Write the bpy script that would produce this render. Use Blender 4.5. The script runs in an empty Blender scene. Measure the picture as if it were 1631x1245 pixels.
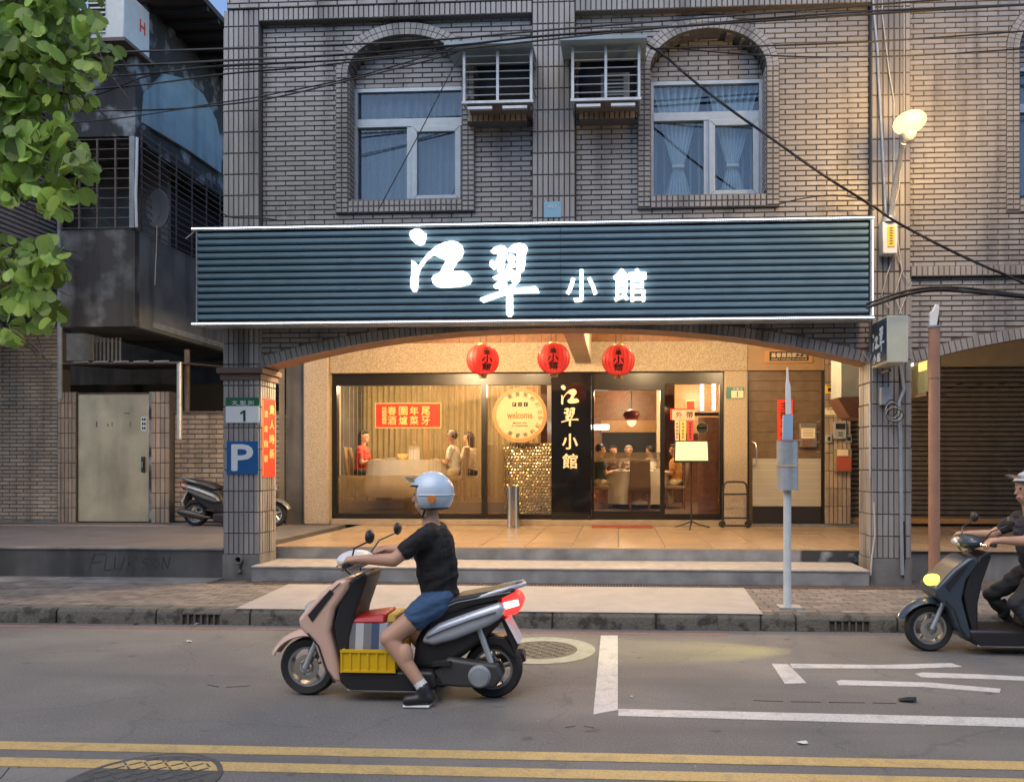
import bpy, bmesh, math, random
import numpy as np
from mathutils import Vector, Matrix
random.seed(7)
# ------------------------------------------------------------------ camera
F, CX, CY, H = 1200.0, 923.0, 738.0, 1.55
TH = math.atan(62 / 1200.0)
C_, S_ = math.cos(TH), math.sin(TH)
sc = bpy.context.scene
cam = bpy.data.cameras.new('camera'); camo = bpy.data.objects.new('camera', cam)
sc.collection.objects.link(camo); sc.camera = camo
cam.sensor_fit = 'HORIZONTAL'; cam.sensor_width = 36; cam.lens = F / 1631 * 36
cam.shift_x = -(CX - 815.5) / 1631; cam.shift_y = (CY - 622.5) / 1631
cam.clip_start = .05; cam.clip_end = 500
camo.location = (0, 0, H); camo.rotation_euler = (math.pi / 2, 0, TH)
sc.render.resolution_x, sc.render.resolution_y = 1024, 781
# ------------------------------------------------------------------ dusk sky, weak sun, exposure
SUN_EL, SUN_AZ = math.radians(58.0), math.radians(200)
w = bpy.data.worlds.new('World'); sc.world = w; w.use_nodes = True
nt = w.node_tree; nt.nodes.clear()
wo = nt.nodes.new('ShaderNodeOutputWorld'); bg = nt.nodes.new('ShaderNodeBackground')
sky = nt.nodes.new('ShaderNodeTexSky'); sky.sky_type = 'NISHITA'; sky.sun_disc = False
sky.sun_elevation = SUN_EL; sky.sun_rotation = SUN_AZ
sky.air_density = 1.0; sky.dust_density = 0.8; sky.ozone_density = 2.5
bg.inputs[1].default_value = 0.08
nt.links.new(sky.outputs[0], bg.inputs[0]); nt.links.new(bg.outputs[0], wo.inputs[0])
sl = bpy.data.lights.new('sun', 'SUN'); sl.energy = 0.62; sl.angle = math.radians(60); sl.color = (1, .87, .72)
so = bpy.data.objects.new('sun', sl); sc.collection.objects.link(so)
so.rotation_euler = Vector((math.sin(math.radians(20)) * math.cos(SUN_EL), math.cos(math.radians(20)) * math.cos(SUN_EL), -math.sin(SUN_EL))).to_track_quat('-Z', 'Y').to_euler()
sc.view_settings.view_transform = 'Standard'; sc.view_settings.look = 'None'
sc.view_settings.gamma = 1; sc.view_settings.use_curve_mapping = False
sc.view_settings.exposure = 1.6
sc.render.engine = 'CYCLES'
cy = sc.cycles
cy.use_denoising = True
try: cy.denoiser = 'OPENIMAGEDENOISE'
except Exception: pass
cy.max_bounces = 7; cy.diffuse_bounces = 3; cy.glossy_bounces = 3; cy.transmission_bounces = 4
cy.transparent_max_bounces = 12; cy.sample_clamp_indirect = 6; cy.caustics_reflective = False; cy.caustics_refractive = False
# ------------------------------------------------------------------ a photo point on the plane y = Y, or on the ground z
def U(px, py, Y):
    a = (px - CX) / F; t = Y / (a * S_ + C_)
    return (t * (a * C_ - S_), H - t * (py - CY) / F)
def X(px, Y): return U(px, CY, Y)[0]
def Z(px, py, Y): return U(px, py, Y)[1]
def P3(px, py, Y):
    x, z = U(px, py, Y); return (x, Y, z)
def G(px, py, z=0.0):
    a = (px - CX) / F; t = (H - z) * F / (py - CY)
    return (t * (a * C_ - S_), t * (a * S_ + C_))
# ------------------------------------------------------------------ mesh building
COL = sc.collection.objects
class MB:
    def __init__(s): s.v = []; s.f = []
    def add(s, vs, fs):
        o = len(s.v); s.v += [tuple(p) for p in vs]; s.f += [tuple(i + o for i in q) for q in fs]; return s
    def hexa(s, p):   # 4 bottom ccw, 4 top
        return s.add(p, [(3, 2, 1, 0), (4, 5, 6, 7), (0, 1, 5, 4), (1, 2, 6, 5), (2, 3, 7, 6), (3, 0, 4, 7)])
    def box(s, x0, x1, y0, y1, z0, z1):
        if x0 > x1: x0, x1 = x1, x0
        if y0 > y1: y0, y1 = y1, y0
        if z0 > z1: z0, z1 = z1, z0
        return s.hexa([(x0, y0, z0), (x1, y0, z0), (x1, y1, z0), (x0, y1, z0), (x0, y0, z1), (x1, y0, z1), (x1, y1, z1), (x0, y1, z1)])
    def prism(s, pts, a0, a1, ax='y'):   # polygon in the plane across axis ax
        ar = sum(pts[i][0] * pts[(i + 1) % len(pts)][1] - pts[(i + 1) % len(pts)][0] * pts[i][1] for i in range(len(pts)))
        if ar < 0: pts = pts[::-1]
        n = len(pts)
        if ax == 'y': f = lambda p, a: (p[0], a, p[1])
        elif ax == 'x': f = lambda p, a: (a, p[0], p[1])
        else: f = lambda p, a: (p[0], p[1], a)
        lo, hi = min(a0, a1), max(a0, a1)
        vs = [f(p, lo) for p in pts] + [f(p, hi) for p in pts]
        fs = [tuple(range(n)), tuple(range(2 * n - 1, n - 1, -1))] + [(i + n, (i + 1) % n + n, (i + 1) % n, i) for i in range(n)]
        if ax != 'y': fs = [q[::-1] for q in fs]
        return s.add(vs, fs)
    def cyl(s, p, q, r0, r1=None, n=10, cap=True):
        r1 = r0 if r1 is None else r1
        p, q = Vector(p), Vector(q); d = (q - p)
        if d.length < 1e-6: return s
        d.normalize(); a = d.orthogonal().normalized(); b = d.cross(a)
        vs = []
        for c, r in ((p, r0), (q, r1)):
            for i in range(n):
                t = 2 * math.pi * i / n; vs.append(c + a * (r * math.cos(t)) + b * (r * math.sin(t)))
        fs = [(i, (i + 1) % n, (i + 1) % n + n, i + n) for i in range(n)]
        if cap: fs += [tuple(range(n - 1, -1, -1)), tuple(range(n, 2 * n))]
        return s.add(vs, fs)
    def tube(s, pts, r, n=6):
        pts = [Vector(p) for p in pts]; m = len(pts); vs = []
        rr = r if isinstance(r, (list, tuple)) else [r] * m
        a = None
        for i, p in enumerate(pts):
            d = (pts[min(i + 1, m - 1)] - pts[max(i - 1, 0)])
            d = d.normalized() if d.length > 1e-9 else Vector((0, 0, 1))
            a = d.orthogonal().normalized() if a is None else (a - d * a.dot(d)).normalized()
            b = d.cross(a)
            for k in range(n):
                t = 2 * math.pi * k / n; vs.append(p + a * (rr[i] * math.cos(t)) + b * (rr[i] * math.sin(t)))
        fs = [(i * n + k, i * n + (k + 1) % n, (i + 1) * n + (k + 1) % n, (i + 1) * n + k) for i in range(m - 1) for k in range(n)]
        fs += [tuple(range(n - 1, -1, -1)), tuple(range((m - 1) * n, m * n))]
        return s.add(vs, fs)
    def lathe(s, prof, c=(0, 0, 0), n=24, ax='z'):   # prof: (r, h)
        vs = []
        for r, h in prof:
            for i in range(n):
                t = 2 * math.pi * i / n; a, b = r * math.cos(t), r * math.sin(t)
                vs.append((c[0] + a, c[1] + b, c[2] + h) if ax == 'z' else (c[0] + a, c[1] + h, c[2] - b))
        m = len(prof)
        fs = [(i * n + k, i * n + (k + 1) % n, (i + 1) * n + (k + 1) % n, (i + 1) * n + k) for i in range(m - 1) for k in range(n)]
        if prof[0] == prof[-1]: pass
        else: fs += [tuple(range(n - 1, -1, -1)), tuple(range((m - 1) * n, m * n))]
        return s.add(vs, fs)
    def ell(s, c, r, n=12, m=8):
        prof = [(max(1e-4, math.sin(math.pi * j / m)), -math.cos(math.pi * j / m)) for j in range(m + 1)]
        o = len(s.v); s.lathe(prof, (0, 0, 0), n)
        for i in range(o, len(s.v)):
            x, y, z = s.v[i]; s.v[i] = (c[0] + x * r[0], c[1] + y * r[1], c[2] + z * r[2])
        return s
    def loft(s, secs):   # closed rings of equal length
        n = len(secs[0]); vs = [p for q in secs for p in q]; m = len(secs)
        fs = [(i * n + k, i * n + (k + 1) % n, (i + 1) * n + (k + 1) % n, (i + 1) * n + k) for i in range(m - 1) for k in range(n)]
        fs += [tuple(range(n - 1, -1, -1)), tuple(range((m - 1) * n, m * n))]
        return s.add(vs, fs)
    def grid(s, fn, nu, nv):
        vs = [fn(i / nu, j / nv) for j in range(nv + 1) for i in range(nu + 1)]
        return s.add(vs, [(j * (nu + 1) + i, j * (nu + 1) + i + 1, (j + 1) * (nu + 1) + i + 1, (j + 1) * (nu + 1) + i) for j in range(nv) for i in range(nu)])
    def mesh(s, name, smooth=0, fix=False):
        me = bpy.data.meshes.new(name); me.from_pydata(s.v, [], s.f); me.update()
        if fix:
            bm = bmesh.new(); bm.from_mesh(me); bmesh.ops.recalc_face_normals(bm, faces=bm.faces); bm.to_mesh(me); bm.free()
        if smooth:
            me.shade_smooth()
            if smooth > 1: me.set_sharp_from_angle(angle=math.radians(smooth))
        return me
    def obj(s, name, mat, parent=None, smooth=0, bevel=0, seg=2, fix=False, local=False, **kw):
        o = link(name, s.mesh(name, smooth, fix), mat, parent, local, **kw)
        if bevel:
            b = o.modifiers.new('bevel', 'BEVEL'); b.width = bevel; b.segments = seg; b.limit_method = 'ANGLE'; b.angle_limit = math.radians(35)
            if not smooth:
                o.data.shade_smooth(); o.data.set_sharp_from_angle(angle=math.radians(50))
        return o
def link(name, me, mat, parent=None, local=False, **kw):
    o = bpy.data.objects.new(name, me); COL.link(o)
    if mat is not None:
        if isinstance(mat, (list, tuple)):
            for m_ in mat: me.materials.append(m_)
        elif not me.materials: me.materials.append(mat)
    if parent is not None:
        o.parent = parent
        if not local:
            r = parent
            off = Vector((0, 0, 0))
            while r is not None and r.type == 'EMPTY': off += Vector(r.location); r = r.parent
            o.matrix_parent_inverse = Matrix.Translation(-off) if parent.type == 'EMPTY' else Matrix.Identity(4)
    for k, v in kw.items(): o[k] = v
    return o
def thing(name, label, cat, loc=(0, 0, 0), rz=0, group=None):
    o = bpy.data.objects.new(name, None); COL.link(o); o.empty_display_size = .1
    o.location = loc; o.rotation_euler = (0, 0, rz); o['label'] = label; o['category'] = cat
    if group: o['group'] = group
    return o
def tag(o, label, cat, group=None):
    o['label'] = label; o['category'] = cat
    if group: o['group'] = group
    return o
def copytree(o, parent=None):
    c = o.copy(); COL.link(c); c.parent = parent
    for ch in o.children: copytree(ch, c)
    return c
# ------------------------------------------------------------------ materials
def mat(name, col, rough=.6, metal=0, noise=0, nscale=6, col2=None, bump=0, bscale=60, streak=0, spec=.5, isl=0, trans=0, coat=0, speck=0):
    m = bpy.data.materials.new(name); m.use_nodes = True; t = m.node_tree; N = t.nodes; L = t.links
    b = N['Principled BSDF']; b.inputs['Roughness'].default_value = rough; b.inputs['Metallic'].default_value = metal
    b.inputs['Specular IOR Level'].default_value = spec
    if coat: b.inputs['Coat Weight'].default_value = coat
    c = (*col, 1); b.inputs['Base Color'].default_value = c
    src = None
    geo = N.new('ShaderNodeNewGeometry')
    def noisefac(scale, vec=None, det=5):
        n = N.new('ShaderNodeTexNoise'); n.inputs['Scale'].default_value = scale; n.inputs['Detail'].default_value = det
        L.new(vec or geo.outputs['Position'], n.inputs['Vector']); return n.outputs['Fac']
    def ramp(fac, lo, hi):
        r = N.new('ShaderNodeMapRange'); r.inputs[1].default_value = lo; r.inputs[2].default_value = hi; L.new(fac, r.inputs[0]); return r.outputs[0]
    def mix(a, bcol, fac):
        x = N.new('ShaderNodeMix'); x.data_type = 'RGBA'; L.new(fac, x.inputs[0])
        if a is None: x.inputs[6].default_value = c
        else: L.new(a, x.inputs[6])
        x.inputs[7].default_value = (*bcol, 1); return x.outputs[2]
    if noise:
        src = mix(src, col2 or tuple(v * .45 for v in col), ramp(noisefac(nscale, None, 9), .52, .64))if noise >= .99 else None
        if src is None:
            f = ramp(noisefac(nscale), .32, .72); mu = N.new('ShaderNodeMath'); mu.operation = 'MULTIPLY'; mu.inputs[1].default_value = noise; L.new(f, mu.inputs[0])
            src = mix(None, col2 or tuple(v * .45 for v in col), mu.outputs[0])
    if isl:
        oi = N.new('ShaderNodeObjectInfo'); ad = N.new('ShaderNodeMath'); ad.operation = 'ADD'
        L.new(geo.outputs['Random Per Island'], ad.inputs[0]); L.new(oi.outputs['Random'], ad.inputs[1])
        fr = N.new('ShaderNodeMath'); fr.operation = 'FRACT'; L.new(ad.outputs[0], fr.inputs[0])
        mr = N.new('ShaderNodeMapRange'); mr.inputs[3].default_value = 1 - isl; mr.inputs[4].default_value = 1 + isl; L.new(fr.outputs[0], mr.inputs[0])
        hs = N.new('ShaderNodeHueSaturation')
        if src is None: hs.inputs['Color'].default_value = c
        else: L.new(src, hs.inputs['Color'])
        L.new(mr.outputs[0], hs.inputs['Value']); src = hs.outputs[0]
    if streak:
        mp = N.new('ShaderNodeMapping'); mp.inputs['Scale'].default_value = (1, 1, .12); L.new(geo.outputs['Position'], mp.inputs[0])
        f = ramp(noisefac(3.2, mp.outputs[0], 7), .5, .72); mu = N.new('ShaderNodeMath'); mu.operation = 'MULTIPLY'; mu.inputs[1].default_value = streak; L.new(f, mu.inputs[0])
        src = mix(src, tuple(v * .25 for v in col), mu.outputs[0])
    if speck:
        f = ramp(noisefac(75, None, 3), .38, .68); mu = N.new('ShaderNodeMath'); mu.operation = 'MULTIPLY'; mu.inputs[1].default_value = speck; L.new(f, mu.inputs[0])
        src = mix(src, tuple(v * .4 for v in col), mu.outputs[0])
    if src is not None: L.new(src, b.inputs['Base Color'])
    if bump:
        bp = N.new('ShaderNodeBump'); bp.inputs['Strength'].default_value = bump; bp.inputs['Distance'].default_value = .01
        L.new(noisefac(bscale), bp.inputs['Height']); L.new(bp.outputs[0], b.inputs['Normal'])
    if trans:
        tr = N.new('ShaderNodeBsdfTranslucent'); tr.inputs[0].default_value = c
        if src is not None: L.new(src, tr.inputs[0])
        mx = N.new('ShaderNodeMixShader'); mx.inputs[0].default_value = trans
        L.new(b.outputs[0], mx.inputs[1]); L.new(tr.outputs[0], mx.inputs[2]); L.new(mx.outputs[0], N['Material Output'].inputs[0])
    return m
def emit(name, col, st):
    m = bpy.data.materials.new(name); m.use_nodes = True; N = m.node_tree.nodes
    b = N['Principled BSDF']; b.inputs['Base Color'].default_value = (*[min(.8, v) for v in col], 1)
    b.inputs['Emission Color'].default_value = (*col, 1); b.inputs['Emission Strength'].default_value = st; return m
def glass(name, tint=(1, 1, 1), refl=.09, rough=.01, haze=0, hazecol=(.5, .5, .5)):
    m = bpy.data.materials.new(name); m.use_nodes = True; t = m.node_tree; N = t.nodes; L = t.links; N.remove(N['Principled BSDF'])
    tr = N.new('ShaderNodeBsdfTransparent'); tr.inputs[0].default_value = (*tint, 1)
    gl = N.new('ShaderNodeBsdfGlossy'); gl.inputs['Roughness'].default_value = rough
    fr = N.new('ShaderNodeLayerWeight'); fr.inputs[0].default_value = .25
    mr = N.new('ShaderNodeMapRange'); mr.inputs[3].default_value = refl; mr.inputs[4].default_value = min(1, refl + .6); L.new(fr.outputs['Fresnel'], mr.inputs[0])
    mx = N.new('ShaderNodeMixShader'); L.new(mr.outputs[0], mx.inputs[0]); L.new(tr.outputs[0], mx.inputs[1]); L.new(gl.outputs[0], mx.inputs[2])
    out = mx.outputs[0]
    if haze:
        di = N.new('ShaderNodeBsdfTranslucent'); di.inputs[0].default_value = (*hazecol, 1)
        m2 = N.new('ShaderNodeMixShader'); m2.inputs[0].default_value = haze; L.new(out, m2.inputs[1]); L.new(di.outputs[0], m2.inputs[2]); out = m2.outputs[0]
    L.new(out, N['Material Output'].inputs[0]); return m
M = {}
M['tile'] = mat('glazed wall tile', (.335, .32, .305), .42, noise=.45, nscale=1.1, col2=(.22, .205, .19), isl=.11, bump=.08, bscale=30, streak=.8)
M['tile2'] = mat('glazed wall tile, warmer', (.40, .315, .235), .42, noise=.55, nscale=1.8, col2=(.22, .165, .12), isl=.15, bump=.08, bscale=30, streak=.7)
M['grout'] = mat('dark grout', (.11, .105, .103), .9, noise=.5, nscale=20)
M['conc'] = mat('grimy concrete', (.24, .235, .22), .85, noise=.8, nscale=3, bump=.3, bscale=40, streak=.8)
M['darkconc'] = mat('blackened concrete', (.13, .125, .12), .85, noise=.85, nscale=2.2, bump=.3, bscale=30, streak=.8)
M['mottle'] = mat('peeling painted concrete', (.05, .052, .054), .85, noise=1, nscale=2.6, col2=(.30, .33, .35), bump=.25, bscale=25, streak=.6)
M['bluewall'] = mat('pale blue painted wall', (.30, .43, .5), .8, noise=.4, nscale=3, streak=.5)
M['step'] = mat('step concrete', (.36, .36, .35), .8, noise=.85, nscale=4, col2=(.16, .16, .155), bump=.2, bscale=60, streak=.35)
M['steptop'] = mat('step tread stone', (.40, .38, .36), .5, noise=.6, streak=.2, nscale=9, bump=.05)
M['asphalt'] = mat('asphalt', (.21, .20, .185), .8, noise=.75, nscale=1.1, col2=(.135, .128, .118), bump=.55, bscale=120, speck=.6)
M['paintw'] = mat('white road paint', (.62, .61, .58), .6, noise=1, nscale=9, col2=(.5, .49, .47), bump=.2, bscale=150, speck=.45)
M['painty'] = mat('yellow road paint', (.60, .42, .17), .6, noise=1, nscale=8, col2=(.47, .34, .16), bump=.2, bscale=150, speck=.45)
M['paintr'] = mat('faded red road paint', (.30, .15, .125), .75, noise=.6, nscale=14, col2=(.13, .11, .1))
M['apron'] = mat('pale painted apron', (.40, .38, .36), .65, noise=.6, nscale=4, col2=(.28, .265, .25), bump=.2, bscale=90, speck=.25)
M['kerb'] = mat('weathered kerb stone', (.15, .14, .115), .9, noise=1, nscale=9, col2=(.05, .048, .04), bump=1.2, bscale=40, speck=.5)
M['paver'] = mat('pinkish paver', (.235, .205, .18), .85, noise=.6, nscale=7, isl=.22, bump=.3, bscale=80)
M['pavebase'] = mat('paver joint sand', (.09, .08, .07), .95, noise=.4)
M['granite'] = mat('polished granite floor tile', (.5, .385, .26), .22, noise=.8, nscale=90, col2=(.3, .2, .12), isl=.05)
M['pebble'] = mat('washed pebble render', (.54, .46, .345), .8, noise=.85, nscale=60, col2=(.19, .135, .09), bump=.7, bscale=70)
M['wood'] = mat('stained wood', (.30, .13, .055), .4, noise=.7, nscale=12, col2=(.14, .06, .025), streak=.3)
M['woodl'] = mat('honey wood', (.50, .27, .10), .35, noise=.5, nscale=10, col2=(.34, .17, .06))
M['woodd'] = mat('dark wood panel', (.17, .115, .07), .45, noise=.7, nscale=9, col2=(.09, .06, .035), streak=.2)
M['plaster'] = mat('arcade ceiling plaster', (.55, .47, .38), .85, noise=.4, nscale=4)
M['black'] = mat('black metal frame', (.018, .017, .017), .3, noise=.3)
M['blackgloss'] = mat('glossy black panel', (.008, .009, .012), .06, spec=.6)
M['rubber'] = mat('black rubber', (.022, .022, .023), .75, noise=.3)
M['plasticb'] = mat('black plastic', (.022, .022, .025), .42)
M['alu'] = mat('anodised aluminium', (.42, .48, .52), .42, metal=.3, noise=.25, nscale=10)
M['steel'] = mat('stainless steel', (.62, .6, .56), .22, metal=1, noise=.2, nscale=8)
M['brass'] = mat('scratched steel door sheet', (.64, .54, .38), .33, metal=.6, noise=.8, nscale=1.8, col2=(.34, .3, .21), bump=.5, bscale=4, streak=.3)
M['galv'] = mat('galvanised steel', (.5, .53, .55), .45, metal=.5, noise=.4, nscale=12, streak=.3)
M['greymetal'] = mat('dull grey painted metal', (.33, .36, .38), .6, noise=.5, nscale=8, streak=.5)
M['rust'] = mat('rusty bars', (.17, .15, .14), .7, metal=.3, noise=.6, nscale=20, col2=(.12, .06, .03))
M['white'] = mat('white enamel', (.74, .75, .74), .4, noise=.2, nscale=10)
M['cream'] = mat('cream paint', (.78, .66, .46), .5)
M['red'] = mat('red paper', (.78, .045, .02), .6)
M['redcloth'] = mat('red cloth', (.62, .07, .07), .8)
M['gold'] = mat('gold lettering', (.9, .62, .22), .45)
M['ink'] = mat('black ink', (.012, .012, .012), .6)
M['green'] = mat('green sign enamel', (.02, .13, .06), .4)
M['blue'] = mat('blue sign enamel', (.015, .11, .32), .4)
M['signwhite'] = mat('sign white enamel', (.72, .78, .8), .35)
M['cable'] = mat('black cable', (.012, .012, .013), .6)
M['cablew'] = mat('pale cable', (.5, .48, .43), .6)
M['slat'] = mat('blue grey metal cladding', (.21, .335, .41), .42, metal=.2, noise=.25, nscale=5)
M['slatback'] = mat('cladding recess', (.018, .02, .024), .7)
M['shutter'] = mat('brown roller shutter', (.2, .165, .13), .5, metal=.3, noise=.5, nscale=6, streak=.3)
M['cloth'] = mat('white tablecloth', (.76, .72, .62), .8, noise=.15, nscale=10)
M['curtain'] = mat('gold brown curtain', (.5, .40, .22), .8, noise=.3, nscale=5, trans=.25)
M['sheer'] = mat('sheer grey curtain', (.3, .34, .35), .85, noise=.3, nscale=4, trans=.3)
M['drape'] = mat('white gauze drape', (.86, .9, .9), .85, noise=.2, nscale=5, trans=.35)
M['wallin'] = mat('interior wall', (.48, .34, .19), .7, noise=.4, nscale=3)
M['floorin'] = mat('interior floor', (.22, .15, .1), .35, noise=.4, nscale=8)
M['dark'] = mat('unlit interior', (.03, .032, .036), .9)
M['glass'] = glass('shop window glass', refl=.045)
M['film'] = glass('frosted window film', refl=.04, rough=.2, haze=.4, hazecol=(.5, .38, .22))
M['glassw'] = glass('upstairs window glass', tint=(.86, .95, 1.0), refl=.06)
M['leaf'] = mat('green leaf', (.33, .46, .09), .5, noise=.6, nscale=5, col2=(.13, .27, .08), isl=.6, trans=.4)
M['bark'] = mat('bark', (.12, .09, .065), .9, noise=.7, nscale=20, bump=.6, bscale=30)
M['skin'] = mat('skin', (.52, .30, .20), .55)
M['hair'] = mat('dark hair', (.02, .015, .012), .5)
def road_material():
    m = bpy.data.materials['asphalt']; t = m.node_tree; N = t.nodes; K = t.links; bs = N['Principled BSDF']; geo = N.new('ShaderNodeNewGeometry')
    prev = bs.inputs['Base Color'].links[0].from_socket
    for sc_, stretch, lo, hi, k, colr in ((.55, (1, 1.8, 1), .48, .66, .45, (.26, .245, .215)), (.8, (.25, 2.2, 1), .55, .7, .5, (.10, .097, .092)), (4.5, (1, 1.6, 1), .66, .72, .55, (.05, .05, .05)), (22, (1, 1, 1), .70, .74, .6, (.36, .35, .33)), (1.9, (1, 1, 1), .6, .68, .35, (.12, .115, .11))):
        mp = N.new('ShaderNodeMapping'); mp.inputs['Scale'].default_value = stretch; K.new(geo.outputs['Position'], mp.inputs[0])
        n = N.new('ShaderNodeTexNoise'); n.inputs['Scale'].default_value = sc_; n.inputs['Detail'].default_value = 6; K.new(mp.outputs[0], n.inputs[0])
        r = N.new('ShaderNodeMapRange'); r.inputs[1].default_value = lo; r.inputs[2].default_value = hi; r.inputs[4].default_value = k; K.new(n.outputs['Fac'], r.inputs[0])
        x = N.new('ShaderNodeMix'); x.data_type = 'RGBA'; K.new(r.outputs[0], x.inputs[0]); K.new(prev, x.inputs[6]); x.inputs[7].default_value = (*colr, 1); prev = x.outputs[2]
    vo = N.new('ShaderNodeTexVoronoi'); vo.feature = 'DISTANCE_TO_EDGE'; vo.inputs['Scale'].default_value = .55
    wn = N.new('ShaderNodeTexNoise'); wn.inputs['Scale'].default_value = 3; wn.inputs['Detail'].default_value = 6; K.new(geo.outputs['Position'], wn.inputs[0])
    ad = N.new('ShaderNodeVectorMath'); ad.operation = 'MULTIPLY_ADD'; ad.inputs[1].default_value = (.5, .5, 0); K.new(wn.outputs['Color'], ad.inputs[0]); K.new(geo.outputs['Position'], ad.inputs[2]); K.new(ad.outputs[0], vo.inputs['Vector'])
    r = N.new('ShaderNodeMapRange'); r.inputs[1].default_value = .0; r.inputs[2].default_value = .006; r.inputs[3].default_value = .28; r.inputs[4].default_value = 0; K.new(vo.outputs['Distance'], r.inputs[0])
    x = N.new('ShaderNodeMix'); x.data_type = 'RGBA'; K.new(r.outputs[0], x.inputs[0]); K.new(prev, x.inputs[6]); x.inputs[7].default_value = (.045, .044, .042, 1); K.new(x.outputs[2], bs.inputs['Base Color'])
road_material()
M['letter'] = emit('lit sign letter', (1, 1, .97), .95)
M['led'] = emit('white led', (.82, .88, 1), 2.0)
M['lamp'] = emit('sodium lamp glass', (1, .58, .13), 1.7); M['lamp'].node_tree.nodes['Principled BSDF'].inputs['Base Color'].default_value = (.01, .01, .01, 1)
M['down'] = emit('warm downlight', (1, .7, .36), 20)
M['tube'] = emit('fluorescent tube', (1, .96, .86), 5)
# ------------------------------------------------------------------ lettering
def text_mesh(s, size, depth=.002, bold=0.0):
    cu = bpy.data.curves.new('t', 'FONT'); cu.body = s; cu.size = size; cu.extrude = depth / 2; cu.offset = bold; cu.resolution_u = 3
    cu.align_x = 'CENTER'; cu.align_y = 'CENTER'
    o = bpy.data.objects.new('t', cu); COL.link(o)
    dg = bpy.context.evaluated_depsgraph_get(); me = bpy.data.meshes.new_from_object(o.evaluated_get(dg))
    bpy.data.objects.remove(o); bpy.data.curves.remove(cu)
    return me
def text(name, s, m, parent, loc, h, wd=None, depth=.003, bold=0, rot=(math.pi / 2, 0, 0), local=False):
    me = text_mesh(s, 1.0, .001, 0)
    if not len(me.vertices): return None
    co = np.empty(len(me.vertices) * 3); me.vertices.foreach_get('co', co); co = co.reshape(-1, 3)
    lo, hi = co.min(0), co.max(0); ext = hi - lo
    k = h / ext[1]; kx = (wd / ext[0]) if wd else k
    co = (co - (lo + hi) / 2) * [kx, k, depth / .001 if ext[2] > 0 else 1]
    R = np.array(Matrix.Rotation(rot[2], 3, 'Z') @ Matrix.Rotation(rot[1], 3, 'Y') @ Matrix.Rotation(rot[0], 3, 'X'))
    co = co @ R.T + np.array(loc)
    if bold:        # thicken the strokes: slightly shifted copies, each a hair deeper
        fs = [tuple(p.vertices) for p in me.polygons]; n = len(co); bh = bold * h * 1.1; vs = []; ff = []
        base = (co - np.array(loc)) @ R
        for k, (dx, dy) in enumerate(((0, 0), (bh, 0), (-bh, 0), (0, bh), (0, -bh), (bh * .7, bh * .7), (-bh * .7, bh * .7), (bh * .7, -bh * .7), (-bh * .7, -bh * .7))):
            q = (base + np.array((dx, dy, 0))) * np.array((1, 1, 1 - .03 * k)) @ R.T + np.array(loc); vs += q.tolist(); ff += [tuple(i + k * n for i in f) for f in fs]
        me = bpy.data.meshes.new(name); me.from_pydata(vs, [], ff); me.update()
        return link(name, me, m, parent, local)
    me.vertices.foreach_set('co', co.reshape(-1)); me.update(); me.name = name
    return link(name, me, m, parent, local)
JIANG = [[(70,150),(85,110),(130,90),(175,86),(210,98),(238,142),(262,142),(256,190),(240,245),(215,262),(180,268),(130,242),(90,200)],
 [(95,440),(140,465),(158,490),(132,530),(132,580),(215,450),(290,360),(380,285),(470,245),(560,228),(630,245),(675,290),(690,350),(670,410),(610,470),(552,575),(680,568),(735,595),(770,635),(782,680),(760,715),(640,745),(450,755),(385,742),(340,705),(328,650),(350,615),(418,590),(495,445),(345,380),(270,430),(205,520),(175,580),(165,680),(160,770),(140,797),(110,795),(85,750),(82,680),(95,600)]]
CUI = [[(1000,350),(1040,310),(1110,288),(1160,298),(1195,330),(1180,400),(1160,450),(1150,540),(1128,590),(1085,590),(1080,545),(1030,555),(992,520),(990,470),(1015,450),(1048,475),(1075,440),(1080,375),(1030,378)],
 [(1205,322),(1260,280),(1330,266),(1390,282),(1420,320),(1395,400),(1390,500),(1375,570),(1330,594),(1292,570),(1290,470),(1298,362),(1215,358)],
 [(1185,410),(1215,388),(1265,395),(1283,430),(1262,470),(1282,510),(1262,535),(1210,545),(1280,580),(1275,610),(1230,650),(1150,715),(1185,705),(1165,765),(1215,755),(1250,720),(1235,680),(1275,640),(1300,600),(1340,598),(1330,650),(1330,690),(1290,720),(1250,775),(1510,755),(1535,775),(1550,826),(1250,826),(1252,1060),(1230,1092),(1195,1088),(1178,1060),(1178,850),(1100,865),(915,928),(880,900),(885,878),(1060,820),(1100,808),(1098,768),(1050,770),(1028,745),(1110,672),(1050,672),(1022,645),(1100,610),(1170,560),(1205,500)]]
def brush(name, m, parent, x0, z0, k, y0, y1, which=None, mp=None):
    o = None
    for nm, polys in (('character', JIANG), ('character', CUI)):
        mb = MB()
        for pl in polys: mb.prism([(x0 + (p[0] - 800) * k, z0 - (p[1] - 590) * k) for p in pl], y0, y1)
        if mp: mb.v = [mp(p) for p in mb.v]
        o = mb.obj(nm, m, parent)
    return o
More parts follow.
